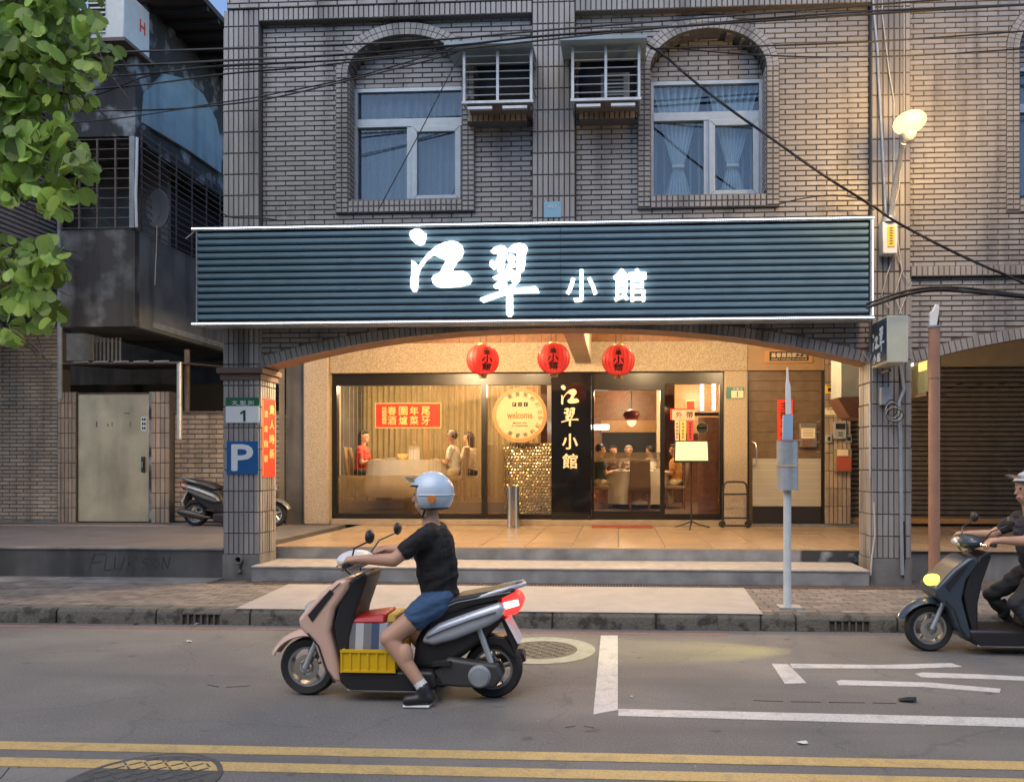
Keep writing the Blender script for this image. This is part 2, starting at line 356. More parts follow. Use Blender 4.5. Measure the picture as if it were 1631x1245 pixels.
# ------------------------------------------------------------------ courses of bricks or tiles
def sub(iv, a, b):
    r = []
    for x0, x1 in iv:
        if b <= x0 or a >= x1: r.append((x0, x1)); continue
        if a > x0: r.append((x0, a))
        if b < x1: r.append((b, x1))
    return r
def courses(parent, rows, v0, v1, pu, pv, gap, m, mp, depth=.014, off=.5, nind=0, name='brick', u0=0.0, grout=None, gdepth=.1, gname='wall'):
    """rows(v) -> intervals of u; mp(u, v, w) -> point, w out of the wall."""
    full = []; rest = MB(); gr = MB(); i = 0; v = v0
    while v < v1 - .01:
        vt = min(v + pv, v1)
        for a, b in rows((v + vt) / 2):
            if b - a < .012: continue
            if grout: gr.hexa([mp(a, v, -gdepth), mp(b, v, -gdepth), mp(b, v, 0), mp(a, v, 0), mp(a, vt, -gdepth), mp(b, vt, -gdepth), mp(b, vt, 0), mp(a, vt, 0)])
            k = math.floor((a - u0) / pu) - 1
            while True:
                s = u0 + (k + (off if i % 2 else 0)) * pu; k += 1
                if s >= b: break
                p, q = max(s, a) + gap / 2, min(s + pu, b) - gap / 2
                if q - p < .015: continue
                d = depth + random.uniform(-.0025, .0025)
                if abs((q - p) - (pu - gap)) < 1e-6 and abs(vt - v - pv) < 1e-6: full.append((p, q, v + gap / 2, vt - gap / 2, d))
                else: _tile(rest, mp, p, q, v + gap / 2, vt - gap / 2, d)
        v += pv; i += 1
    if nind:
        full.sort(key=lambda t: (Vector(mp((t[0] + t[1]) / 2, (t[2] + t[3]) / 2, 0)) - Vector((0, 0, H))).length)
        if full:
            t0 = full[0]; c0 = Vector(mp((t0[0] + t0[1]) / 2, (t0[2] + t0[3]) / 2, 0))
            mb = MB(); _tile(mb, lambda u, v_, w_: tuple(Vector(mp(u, v_, w_)) - c0), *t0[:4], depth); me = mb.mesh(name); me.materials.append(m)
            for t in full[:nind]:
                o = link(name, me, None, parent, local=False); o.location = Vector(mp((t[0] + t[1]) / 2, (t[2] + t[3]) / 2, 0)) + Vector((0, random.uniform(-.002, .002), 0))
                o.rotation_euler = (random.uniform(-.006, .006), random.uniform(-.003, .003), random.uniform(-.006, .006))
    for t in full[nind:]: _tile(rest, mp, *t)
    if rest.v: rest.obj(name + '_courses', m, parent, kind='stuff')
    if gr.v: gr.obj(gname, grout, parent)
def _tile(mb, mp, p, q, a, b, d):
    c = .004
    vs = [mp(p, a, -.002), mp(q, a, -.002), mp(q, b, -.002), mp(p, b, -.002), mp(p + c, a + c, d), mp(q - c, a + c, d), mp(q - c, b - c, d), mp(p + c, b - c, d)]
    mb.add(vs, [(4, 5, 6, 7), (0, 1, 5, 4), (1, 2, 6, 5), (2, 3, 7, 6), (3, 0, 4, 7)])
# ================================================================== GROUND
YK, YST, YP, YW, YR2, YSH, YAL = 7.05, 8.8, 9.0, 9.09, 9.55, 13.0, 13.2
SW, AF = 0.15, 0.48            # pavement height, arcade floor height
def struct(o): o['kind'] = 'structure'; return o
struct(MB().box(-60, 60, -40, YK + .15, -.3, 0).obj('road', M['asphalt']))
struct(MB().box(-60, 60, YK + .1, 60, -.31, .02).obj('ground', M['pavebase']))
def strip(name, m, p0, p1, p2, p3, z=.004, parent=None):   # a painted sheet from four ground points
    o = MB().prism([p0, p1, p2, p3], .001, z, 'z').obj(name, m, parent)
    return o
yl = struct(strip('yellow_line', M['painty'], (-14, 4.03), (14, 4.03), (14, 3.92), (-14, 3.92)))
yl = struct(strip('yellow_line', M['painty'], (-14, 3.81), (14, 3.81), (14, 3.70), (-14, 3.70)))
# parking bay lines
struct(strip('parking_line', M['paintw'], G(957, 1012), G(984, 1012), G(984, 1131), G(945, 1138)))
a = G(984, 1129); b = G(984, 1140); c = G(1631, 1158); d = G(1631, 1144)
ex = lambda p, q, k: (p[0] + (q[0] - p[0]) * k, p[1] + (q[1] - p[1]) * k)
struct(strip('parking_line', M['paintw'], (a[0] + .003, a[1]), (b[0] + .003, b[1]), ex(b, c, 1.8), ex(a, d, 1.8)))
def road_mark(pts): return struct(MB().prism([G(*p) for p in pts], .001, .004, 'z').obj('road_mark', M['paintw']))
road_mark([(1229, 1057), (1255, 1058), (1285, 1088), (1250, 1089)])
road_mark([(1258, 1057), (1400, 1059), (1515, 1056), (1533, 1062), (1450, 1065), (1262, 1064)])
road_mark([(1332, 1085), (1340, 1083), (1480, 1087), (1594, 1097), (1592, 1103), (1470, 1094), (1336, 1091)])
road_mark([(1457, 1073), (1470, 1071), (1560, 1074), (1680, 1080), (1680, 1086), (1560, 1081), (1468, 1079)])
rl = MB()
for i in range(14):
    x0 = -9 + i * .715; rl.prism([(x0, 6.93), (x0 + .70, 6.93), (x0 + .70, 6.86), (x0, 6.86)], .001, .003, 'z')
struct(rl.obj('red_kerb_line', M['paintr']))
# asphalt repairs and litter
crk = MB()
for path in ([(1200, 1115), (1260, 1117), (1320, 1118), (1390, 1119), (1440, 1120)], [(0, 1240), (30, 1222), (55, 1212)], [(900, 1158), (930, 1156), (960, 1159)], [(330, 1090), (360, 1094), (410, 1092)]):
    pts = [G(*p) for p in path]
    for p, q in zip(pts, pts[1:]):
        crk.prism([(p[0], p[1] - .006), (q[0] - .05, q[1] - .004), (q[0] - .05, q[1] + .006), (p[0], p[1] + .006)], .0005, .002, 'z')
struct(crk.obj('road_cracks', mat('tar crack', (.03, .03, .03), .7)))
def manhole(px, py, r, label, ring, z=.002):
    x, y = G(px, py); t = thing('manhole_cover', label, 'manhole cover', (x, y, 0))
    if ring: MB().lathe([(r * 1.0, 0), (r * 1.5, 0), (r * 1.5, .005), (r * 1.0, .005), (r * 1.0, 0)], (0, 0, .001), 48).obj('collar', mat('pale cement collar', (.42, .42, .34), .8, noise=.5, nscale=15), t, local=True)
    mm = mat('cast iron', (.15, .145, .135), .6, metal=.4, noise=.5, nscale=20)
    MB().lathe([(.001, -.02), (r * .99, -.02), (r * .99, .006), (r * .93, .006), (r * .92, .002), (.001, .002)], (0, 0, .001), 48).obj('plate', mm, t, local=True)
    st = MB(); n = int(2 * r / .055)
    for i in range(n):
        for j in range(n):
            u, v = (i - n / 2 + .5) * .055, (j - n / 2 + .5) * .055
            if math.hypot(u, v) > r * .86: continue
            s = .019; dx, dy = (s, s) if (i + j) % 2 else (s, -s)
            st.hexa([(u - dx - .006, v - dy, 0), (u - dx + .006, v - dy, 0), (u + dx + .006, v + dy, 0), (u + dx - .006, v + dy, 0), (u - dx - .004, v - dy, .005), (u - dx + .004, v - dy, .005), (u + dx + .004, v + dy, .005), (u + dx - .004, v + dy, .005)])
    st.v = [(p[0], p[1], p[2] + .003) for p in st.v]; st.obj('studs', mm, t, local=True, kind='stuff')
manhole(862, 1035, .30, 'round manhole cover in a pale cement collar behind the scooter', True)
manhole(222, 1247, .37, 'dark iron manhole cover cut off by the bottom edge of the picture', False)
def litter(px, py, m, s, label, z=0):
    x, y = G(px, py, z); mb = MB(); n = 7
    pts = [(x + s * math.cos(t * 2 * math.pi / n) * random.uniform(.6, 1.1), y + s * .7 * math.sin(t * 2 * math.pi / n) * random.uniform(.6, 1.1)) for t in range(n)]
    vs = [(p[0], p[1], z + .002 + random.uniform(0, s * .35)) for p in pts] + [(x, y, z + .004 + s * .3)]
    mb.add(vs, [(i, (i + 1) % n, n) for i in range(n)])
    mb.add([(v[0], v[1], v[2] + .002) for v in vs], [(i, (i + 1) % n, n) for i in range(n)])
    tag(mb.obj('litter', m), label, 'litter')
wp = mat('scrap paper', (.7, .68, .62), .8); br = mat('dead leaf', (.10, .06, .03), .8)
litter(301, 1022, wp, .035, 'white paper scrap on the asphalt left of the scooter')
litter(1280, 1184, wp, .04, 'pale scrap on the road between bay line and yellow lines')
litter(216, 994, br, .035, 'reddish scrap in the gutter by the left kerb')
litter(313, 994, wp, .03, 'white cigarette box scrap under the left kerb drain')
litter(1447, 1116, mat('black rag', (.01, .01, .011), .8), .075, 'crumpled black rag lying inside the parking bay')
litter(1006, 1109, wp, .012, 'tiny white crumb beside the bay corner')
# kerb stones
kb = struct(MB().box(-14, 12, YK + .03, YK + .16, -.05, SW - .02).obj('kerb', M['pavebase']))
xs = [-13.5] ; edges = [90, 248, 398, 543, 700, 880, 1045, 1212, 1268, 1430, 1600]
xs = [X(90, YK) - 1.05 * k for k in range(6, 0, -1)] + [X(e, YK) for e in edges] + [X(1600, YK) + 1.05 * k for k in range(1, 4)]
for i, (x0, x1) in enumerate(zip(xs, xs[1:])):
    dr = None
    for da, db in ((X(289, YK), X(351, YK)), (X(1320, YK), X(1386, YK))):
        if x0 <= da and db <= x1: dr = (da, db)
    mb = MB(); j = random.uniform(-.008, .008)
    spans = [(x0 + .007, x1 - .007)] if not dr else [(x0 + .007, dr[0]), (dr[1], x1 - .007)]
    for p, q in spans:
        mb.prism([(YK + j, -.04), (YK + j + .004, SW - .035), (YK + j + .035, SW), (YK + .155, SW), (YK + .155, -.04)], p, q, 'x')
    if dr: mb.prism([(YK + j + .0015, .095), (YK + j + .003, SW - .035), (YK + j + .035, SW), (YK + .155, SW), (YK + .155, .095)], dr[0], dr[1], 'x')
    o = mb.obj('kerb_stone', M['kerb'], kb, bevel=.008)
    if dr:
        g = thing('kerb_drain', 'barred drain slot in the kerb left of the white apron' if dr[0] < 0 else 'barred drain slot in the kerb near the right edge', 'drain', ((dr[0] + dr[1]) / 2, YK, 0))
        MB().box(dr[0], dr[1], YK + .05, YK + .056, .0, .095).obj('recess', M['ink'], g)
        for k in range(7):
            xx = dr[0] + (dr[1] - dr[0]) * k / 6; MB().box(xx - .008, xx + .008, YK + .0, YK + .03, .003, .094).obj('bar', M['rust'], g)
# pavement of small pavers
pv = struct(MB().box(-14, 12, YK + .16, YST + .5, -.1, SW - .014).obj('pavement', M['pavebase']))
xa, xb = -9.6, 6.2
courses(pv, lambda v: [(xa, xb)], YK + .165, YST - .26, .21, .105, .006, M['paver'], lambda u, v, w_: (u, v, SW - .014 + w_), depth=.014, nind=300, name='paver')
struct(MB().box(-14, X(357, YP), YST - .26, YP + .1, -.1, SW + .001).obj('cement_strip', M['conc']))
# painted apron across the pavement
a0 = [G(385, 966, SW), G(437, 939, SW), G(1190, 942, SW), G(1212, 975, SW)]
struct(MB().prism([(a0[0][0], YK + .02), (a0[1][0], YST - .27), (a0[2][0], YST - .27), (a0[3][0], YK + .02)], SW + .002, SW + .008, 'z').obj('painted_apron', M['apron']))
# drain grating along the step
gx0, gx1 = X(410, 8.65), X(1480, 8.65)
gt = thing('drain_grating', 'long steel drain grating along the foot of the steps', 'drain grating', (0, 8.66, SW))
MB().box(gx0, gx1, YST - .255, YST - .01, SW - .06, SW - .03).obj('channel', M['ink'], gt)
n = int((gx1 - gx0) / 1.0)
for k in range(n):
    p, q = gx0 + (gx1 - gx0) * k / n, gx0 + (gx1 - gx0) * (k + 1) / n - .012; mb = MB()
    for yy in (YST - .25, YST - .17, YST - .10, YST - .025): mb.box(p, q, yy, yy + .01, SW - .03, SW + .001)
    m_ = int((q - p) / .032)
    for i in range(m_ + 1): xx = p + (q - p - .008) * i / m_; mb.box(xx, xx + .008, YST - .249, YST - .016, SW - .03, SW + .003)
    mb.obj('grate', M['rust'], gt)
# steps and arcade floor
sx0, sx1 = X(400, YST), X(1385, YST)
st = thing('entrance_steps', 'two grey concrete steps with pale treads before the arcade', 'steps', (-1, YST, SW))
MB().box(sx0, sx1, YST + .012, YR2, SW - .1, .3).obj('riser', M['step'], st)
MB().box(sx0 - .005, sx1 + .005, YST, YR2 + .02, .3, .325).obj('tread', M['steptop'], st, bevel=.006)
rx0, rx1, rx2 = X(427, YR2), X(1275, YR2), X(1384, YR2)
MB().box(rx0, rx1, YR2, YR2 + .3, .326, AF - .02).obj('riser', M['step'], st)
MB().box(rx1 + .02, rx2, YR2 - .02, YR2 + .3, .326, AF - .03).obj('riser', M['mottle'], st, label='cracked end of the upper riser')
MB().box(rx1, rx1 + .019, YR2 - .01, YR2 + .3, .326, AF - .02).obj('joint', M['rust'], st)
struct(MB().box(X(413, YP) , 20, YR2 + .05, YSH + 8, -.1, AF - .012).obj('arcade_base', M['conc']))
fl = struct(MB().box(rx0, 20, YR2 - .0, YR2 + .06, AF - .019, AF).obj('arcade_floor', M['granite']))
courses(fl, lambda v: [(X(430, YR2), 9.0)], YR2 + .062, YSH + .25, .6, .6, .006, M['granite'], lambda u, v, w_: (u, v, AF - .012 + w_), depth=.012, off=0, nind=200, name='floor_tile')
# alley platform at left
px1 = X(357, YP)
struct(MB().box(-20, px1 + .05, YP + .06, YAL + 6, -.1, AF + .0).obj('alley_platform', mat('alley paving', (.16, .145, .14), .7, noise=.5, nscale=2.5)))
pf = MB()
for i in range(40):
    x0 = X(0, 12.4) - 3 + i * .20; pf.prism([(x0, 12.45), (x0 + .14, 12.45), (x0 + .24, 12.62), (x0 + .10, 12.62)], AF + .001, AF + .005, 'z')
struct(pf.obj('pale_edge_tiles', mat('pale pinkish edge tile', (.42, .33, .31), .7, noise=.4, nscale=8)))
wl = thing('platform_wall', 'grimy dark concrete retaining wall with faint black graffiti', 'wall', (X(180, YP), YP, SW))
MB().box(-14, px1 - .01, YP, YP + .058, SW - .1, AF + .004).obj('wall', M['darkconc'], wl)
MB().box(-14, px1 - .012, YP - .015, YP + .1, AF + .005, AF + .03).obj('coping', M['conc'], wl, bevel=.006)
gf = MB()
def scrawl(pts, r=.012, y=YP - .0015):
    q = [U(p[0], p[1], YP) for p in pts]
    for (x0, z0), (x1, z1) in zip(q, q[1:]):
        dx, dz = x1 - x0, z1 - z0; l = math.hypot(dx, dz) + 1e-6; nx, nz = -dz / l * r, dx / l * r
        gf.prism([(x0 + nx, z0 + nz), (x1 + nx, z1 + nz), (x1 - nx, z1 - nz), (x0 - nx, z0 - nz)], y, y + .001)
for s_ in ([(141, 909), (150, 883), (168, 882)], [(147, 896), (162, 894)], [(170, 884), (166, 908), (180, 907)], [(184, 886), (182, 905), (192, 907), (199, 886)], [(206, 884), (203, 909)], [(219, 886), (205, 897), (218, 908)], [(236, 887), (226, 893), (236, 900), (225, 908)], [(241, 900), (246, 888), (254, 897), (246, 907), (241, 900)], [(258, 907), (260, 888), (267, 905), (271, 886)]): scrawl(s_, .009)
gf.obj('graffiti', mat('faded black spray paint', (.04, .039, .037), .8, noise=.8, nscale=20, col2=(.09, .085, .08)), wl)
# ================================================================== RESTAURANT BUILDING
BX0, BX1 = X(357, YP), X(1450, YP)
cxp = X(960, YP)
bd = thing('restaurant_building', 'brown tiled restaurant building with arched windows above an open arcade', 'building', (cxp, YP, AF))
PUB, PVB, GAP = .243, .0608, .0095
front = lambda Y: (lambda u, v, w_: (u, Y - w_, v))
frontv = lambda Y: (lambda u, v, w_: (v, Y - w_, u))          # upright tiles: u runs up, v across
TOPZ = 8.6
def upright(parent, x0, x1, z0, z1, Y, nind=0, name='tile', gd=.3, m='tile', nt=None, gname='pillar', lt=.258):
    n = nt or max(1, round((x1 - x0) / .0625)); pv_ = (x1 - x0) / n
    courses(parent, lambda v: [(z0, z1)], x0, x1 - .001, lt, pv_, GAP, M[m], frontv(Y), off=0, nind=nind, name=name, u0=z0, grout=M['grout'], gdepth=gd, gname=gname)
def side(parent, y0, y1, z0, z1, Xp, sgn, n, m='tile', lt=.258, name='side_tile'):
    mp = lambda u, v, w_: (Xp + sgn * w_, v, u)
    courses(parent, lambda v: [(z0, z1)], y0, y1 - .001, lt, (y1 - y0) / n, GAP, M[m], mp, off=0, name=name, u0=z0)
# pillars: left, pilaster in the middle, right
LPX0, LPX1 = X(357, YP), X(413, YP); RPX0, RPX1 = X(1388, YP), X(1450, YP); MPX0, MPX1 = X(848, YP), X(916, YP)
PZ0 = .44; SGT = Z(850, 348, YP); CAPZ0, CAPZ1 = Z(385, 605, YP), Z(385, 586, YP); SOLZ0, SOLZ1 = Z(700, 27, YP), Z(700, 7, YP)
upright(bd, LPX0, LPX1, PZ0, SOLZ1, YP, nind=150, gd=.4, gname='pillar', nt=7)
side(bd, YP, YP + .42, PZ0, 3.9, LPX1 + .0, 1, 7)
side(bd, YP, YP + .42, PZ0, 6.9, LPX0, -1, 7)
upright(bd, MPX0, MPX1, 3.2, TOPZ, YP - .0, nind=60, gd=.3, gname='pilaster', nt=8)
upright(bd, RPX0, RPX1, PZ0, TOPZ, YP, nind=90, gd=.4, gname='pillar', nt=7)
side(bd, YP, YP + .42, PZ0, 3.9, RPX0, -1, 7)
side(bd, YP, YP + .42, PZ0, 3.9, RPX1, 1, 7)
for p, q in ((LPX0, LPX1), (RPX0, RPX1)):
    MB().box(p - .012, q + .012, YP - .014, YP + .43, SW - .05, PZ0 - .0).obj('plinth', M['conc'], bd)
cp = MB(); CE = .065
cp.box(LPX0 - CE, LPX1 + CE, YP - CE, YP + .42 + CE, (CAPZ0 + CAPZ1) / 2 + .004, CAPZ1)
cp.obj('capital', mat('brown ledge', (.14, .09, .075), .6, noise=.4), bd, bevel=.006)
MB().box(LPX0 - CE + .03, LPX1 + CE - .03, YP - CE + .03, YP + .42 + CE - .03, CAPZ0, (CAPZ0 + CAPZ1) / 2).obj('capital', bpy.data.materials['brown ledge'], bd, bevel=.006)
# windows: px geometry of the two openings (x0, x1, spring y, apex y, frame top, frame bottom)
WIN = [(557, 737, 118, 60, 130, 320), (1036, 1219, 112, 50, 118, 312)]
def winholes(z):
    r = []
    for x0, x1, sy, ay, ft, fb in WIN3:
        cx = (x0 + x1) / 2; a = (x1 - x0) / 2
        if fb <= z <= sy: r.append((x0, x1))
        elif sy < z < ay: k = a * math.sqrt(max(0, 1 - ((z - sy) / (ay - sy)) ** 2)); r.append((cx - k, cx + k))
    for x0, x1, z0, z1 in NICHE:
        if z0 < z < z1: r.append((x0, x1))
    return r
def w3(wn, Y=YW):
    x0, x1, sy, ay, ft, fb = wn; pc = (x0 + x1) / 2
    return (X(x0, Y), X(x1, Y), Z(pc, sy, Y), Z(pc, ay, Y), Z(pc, ft, Y), Z(pc, fb, Y))
WIN3 = [w3(q) for q in WIN]
NICHE = [(X(748, YW), X(843, YW), Z(795, 172, YW), Z(795, 84, YW)), (X(922, YW), X(1012, YW), Z(965, 168, YW), Z(965, 80, YW))]
def wallrows(xa_, xb_):
    def f(z):
        iv = [(xa_, xb_)]
        for a_, b_ in winholes(z): iv = sub(iv, a_, b_)
        return iv
    return f
WZ0 = 3.75
courses(bd, wallrows(LPX1 + .001, MPX0 - .001), WZ0, SOLZ0 + .02, PUB, PVB, GAP, M['tile'], front(YW), nind=150, grout=M['grout'], gdepth=.22, u0=LPX1 + .05)
courses(bd, wallrows(MPX1 + .001, RPX0 - .001), WZ0, SOLZ0 + .02, PUB, PVB, GAP, M['tile'], front(YW), nind=150, grout=M['grout'], gdepth=.22, u0=MPX1 + .07)
# overhanging band of soldier tiles and courses over it
for p, q in ((LPX1 + .003, MPX0 - .003), (MPX1 + .003, RPX0 - .003)):
    upright(bd, p, q, SOLZ0, SOLZ1, YP - .012, nind=70, lt=SOLZ1 - SOLZ0, name='soldier_tile', gd=.1, gname='band')
courses(bd, lambda v: sub([(X(363, YP), RPX0 - .003)], MPX0 - .002, MPX1 + .002), SOLZ1 + .004, TOPZ, PUB, PVB, GAP, M['tile'], front(YP - .02), grout=M['grout'], gdepth=.3, gname='parapet')
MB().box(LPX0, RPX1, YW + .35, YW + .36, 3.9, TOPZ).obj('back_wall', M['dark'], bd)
# arched openings with small square tiles round them
def ring_tiles(mb, cx, sz, a, b, t, n, y0, y1, half=None):
    for i in range(n):
        t0, t1 = math.pi * (i + .06) / n, math.pi * (i + .94) / n
        pts = []
        for yy in (y1, y0):
            for th, k in ((t0, 0), (t1, 0), (t1, 1), (t0, 1)): pts.append((cx - (a + k * t) * math.cos(th), yy, sz + (b + k * t) * math.sin(th)))
        mb.hexa(pts)
def arch_window(parent, wn, wi, right=False, panes=True):
    x0, x1, sz, az, ft, fb = wn; cx = (x0 + x1) / 2; a = (x1 - x0) / 2; b = az - sz
    tw = .066; pr = YW - .05; sm = MB(); gm = MB()
    bw = 2 * (tw + .008) + .008
    nrow = int((sz - fb) / .0608)
    for sgn, xe in ((-1, x0), (1, x1)):
        lo, hi = (xe - bw, xe) if sgn < 0 else (xe, xe + bw)
        gm.box(lo, hi, pr, YW + .26, fb - bw, sz)
        for r in range(nrow + 3):
            z = sz - (r + 1) * .0608
            for k in range(2): xx = lo + .008 + k * (tw + .008); _tile(sm, front(pr), xx, xx + tw, z + .005, z + .0558, .012)
            if z > fb:
                mp = lambda u, v, w_, xe=xe, sgn=sgn: (xe - sgn * w_, u, v)
                for k in range(3): _tile(sm, mp, pr + .012 + k * .078, pr + .012 + k * .078 + .07, z + .005, z + .0558, .008)
    n = int((x1 - x0) / .0625)
    gm.box(x0 + .001, x1 - .001, pr - .001, YW + .26, fb - bw, fb - .001)
    for i in range(n):
        u = x0 + (x1 - x0) * i / n
        for k in range(2): _tile(sm, front(pr - .001), u + .005, u + (x1 - x0) / n - .005, fb - bw + .008 + k * (tw + .008), fb - bw + .008 + k * (tw + .008) + tw, .012)
        _tile(sm, lambda p, q, w_: (p, q, fb - .001 + w_), u + .005, u + (x1 - x0) / n - .005, pr + .01, pr + .10, .008)
    n = 34
    ring_tiles(gm, cx, sz, a + .001, b + .001, bw, 24, pr, YW + .26)
    for i in range(24):   # close ring joints
        t0, t1 = math.pi * i / 24, math.pi * (i + 1) / 24; pts = []
        for yy in (YW + .25, pr + .004):
            for th, k in ((t0, 0), (t1, 0), (t1, 1), (t0, 1)): pts.append((cx - (a + .002 + k * (bw - .004)) * math.cos(th), yy, sz + (b + .002 + k * (bw - .004)) * math.sin(th)))
        gm.hexa(pts)
    ring_tiles(sm, cx, sz, a + .008, b + .008, tw, n, pr - .012, pr + .01)
    ring_tiles(sm, cx, sz, a + .016 + tw, b + .016 + tw, tw, n, pr - .012, pr + .01)
    gm.obj('window_surround', M['grout'], parent)
    sm.obj('surround_tiles', M['tile'], parent, kind='stuff')
    # bricked tympanum above the frame
    YT = YW + .17
    def tr(z):
        if z <= sz: return [(x0, x1)]
        if z >= az - .002: return []
        k = a * math.sqrt(max(0, 1 - ((z - sz) / b) ** 2)); return [(cx - k, cx + k)]
    courses(parent, tr, ft, az, PUB, PVB, GAP, M['tile'], front(YT), grout=M['grout'], gdepth=.08, gname='tympanum')
    # frame, sashes, panes
    yf = YT - .02; fw = .045
    wd_ = link('window', MB().box(x0, x1, yf + .0, yf + .05, fb, fb + .03).mesh('window'), M['alu'], parent)
    fr = MB()
    fr.box(x0, x0 + fw, yf, yf + .06, fb + .031, ft - .001); fr.box(x1 - fw, x1, yf, yf + .06, fb + .031, ft - .001); fr.box(x0 + fw + .001, x1 - fw - .001, yf, yf + .06, ft - fw, ft - .001)
    tz = fb + (ft - fb) * .70; fr.box(x0 + fw + .001, x1 - fw - .001, yf - .012, yf + .06, tz - .05, tz + .05)
    mx = cx + (.0 if right else .0); fr.box(mx - .03, mx + .03, yf - .004, yf + .055, fb + .031, tz - .051)
    fr.obj('frame', M['alu'], wd_)
    sa = MB(); s0, s1, z0, z1 = mx + .031, x1 - fw - .004, fb + .034, tz - .054; k = .075; yy = yf - .03
    sa.prism([(s0, z0), (s1, z0), (s1 - k, z0 + k), (s0 + k, z0 + k)], yy, yy + .05); sa.prism([(s0, z1), (s1, z1), (s1 - k, z1 - k), (s0 + k, z1 - k)], yy, yy + .05)
    sa.prism([(s0, z0), (s0 + k, z0 + k), (s0 + k, z1 - k), (s0, z1)], yy, yy + .05); sa.prism([(s1, z0), (s1 - k, z0 + k), (s1 - k, z1 - k), (s1, z1)], yy, yy + .05)
    sa.obj('casement', M['alu'], wd_, bevel=.006)
    for q in ((x0 + fw, mx - .03, fb + .03, tz - .05, yf + .03), (s0 + k - .004, s1 - k + .004, z0 + k - .004, z1 - k + .004, yf), (x0 + fw, x1 - fw, tz + .05, ft - fw, yf + .03)):
        MB().box(q[0], q[1], q[4], q[4] + .006, q[2], q[3]).obj('pane', M['glassw'], wd_)
    yc = yf + .14
    if not right:
        MB().grid(lambda u, v: (x0 + (x1 - x0) * u, yc + .022 * math.sin(u * 95 + 2 * math.sin(u * 9)) + .012 * math.sin(u * 41), fb + .02 + (ft - fb) * v), 220, 2).obj('curtain', M['sheer'], wd_, smooth=1)
    else:
        MB().grid(lambda u, v: (x0 + (x1 - x0) * u, yc + .07 + .014 * math.sin(u * 80), fb + .02 + (ft - fb) * v), 160, 2).obj('curtain', M['sheer'], wd_, smooth=1)
        for cc, wd2 in ((x0 + .33 * (x1 - x0) - .1, .36), (x0 + .70 * (x1 - x0) + .06, .36)):
            def tied(u, v):
                zz = fb + .03 + (ft - fb - .06) * v; g = (v - .30) / (.70 if v > .3 else .3)
                half = wd2 * (.16 + (.62 if g > 0 else .3) * abs(g) ** .85) + (.03 * max(0, g))
                e = (u - .5) * 2
                return (cc + e * half, yc - .03 + .03 * math.cos(e * 22) * (.4 + abs(g)) + .02 * e * e, zz)
            MB().grid(tied, 60, 24).obj('tied_drape', M['drape'], wd_, smooth=1)
            zz = fb + .03 + (ft - fb - .06) * .3; MB().cyl((cc - .075, yc - .05, zz), (cc + .075, yc - .05, zz), .022, n=8).obj('tie_band', M['cream'], wd_)
for i, wn in enumerate(WIN3): arch_window(bd, wn, i, right=(i == 1))
# niches for the air conditioners and the tiled shelf under each
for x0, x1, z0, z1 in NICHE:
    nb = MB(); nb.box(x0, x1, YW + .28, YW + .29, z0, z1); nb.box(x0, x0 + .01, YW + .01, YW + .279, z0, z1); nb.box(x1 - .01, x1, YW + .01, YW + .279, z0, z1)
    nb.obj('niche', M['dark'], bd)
    upright(bd, x0 + .01, x1 - .01, z0 - .25, z0 - .08, YP - .1, lt=.17, name='shelf_tile', gd=.18, gname='shelf', m='tile2')
# small blue plate on the pilaster
bp_ = thing('wall_plate', 'small pale blue plate on the middle pilaster above the sign', 'plate', P3(880, 347, YP))
x, z = U(880, 334, YP - .02); MB().box(x - .105, x + .105, YP - .024, YP - .0155, z - .095, z + .095).obj('plate', mat('pale blue enamel', (.22, .42, .55), .4), bp_, bevel=.003)
text('lettering', '新北市', M['signwhite'], bp_, (x, YP - .026, z + .03), .035)
for sx in (-.08, .08): MB().cyl((x + sx, YP - .03, z + .07), (x + sx, YP - .024, z + .07), .008).obj('screw', M['steel'], bp_)
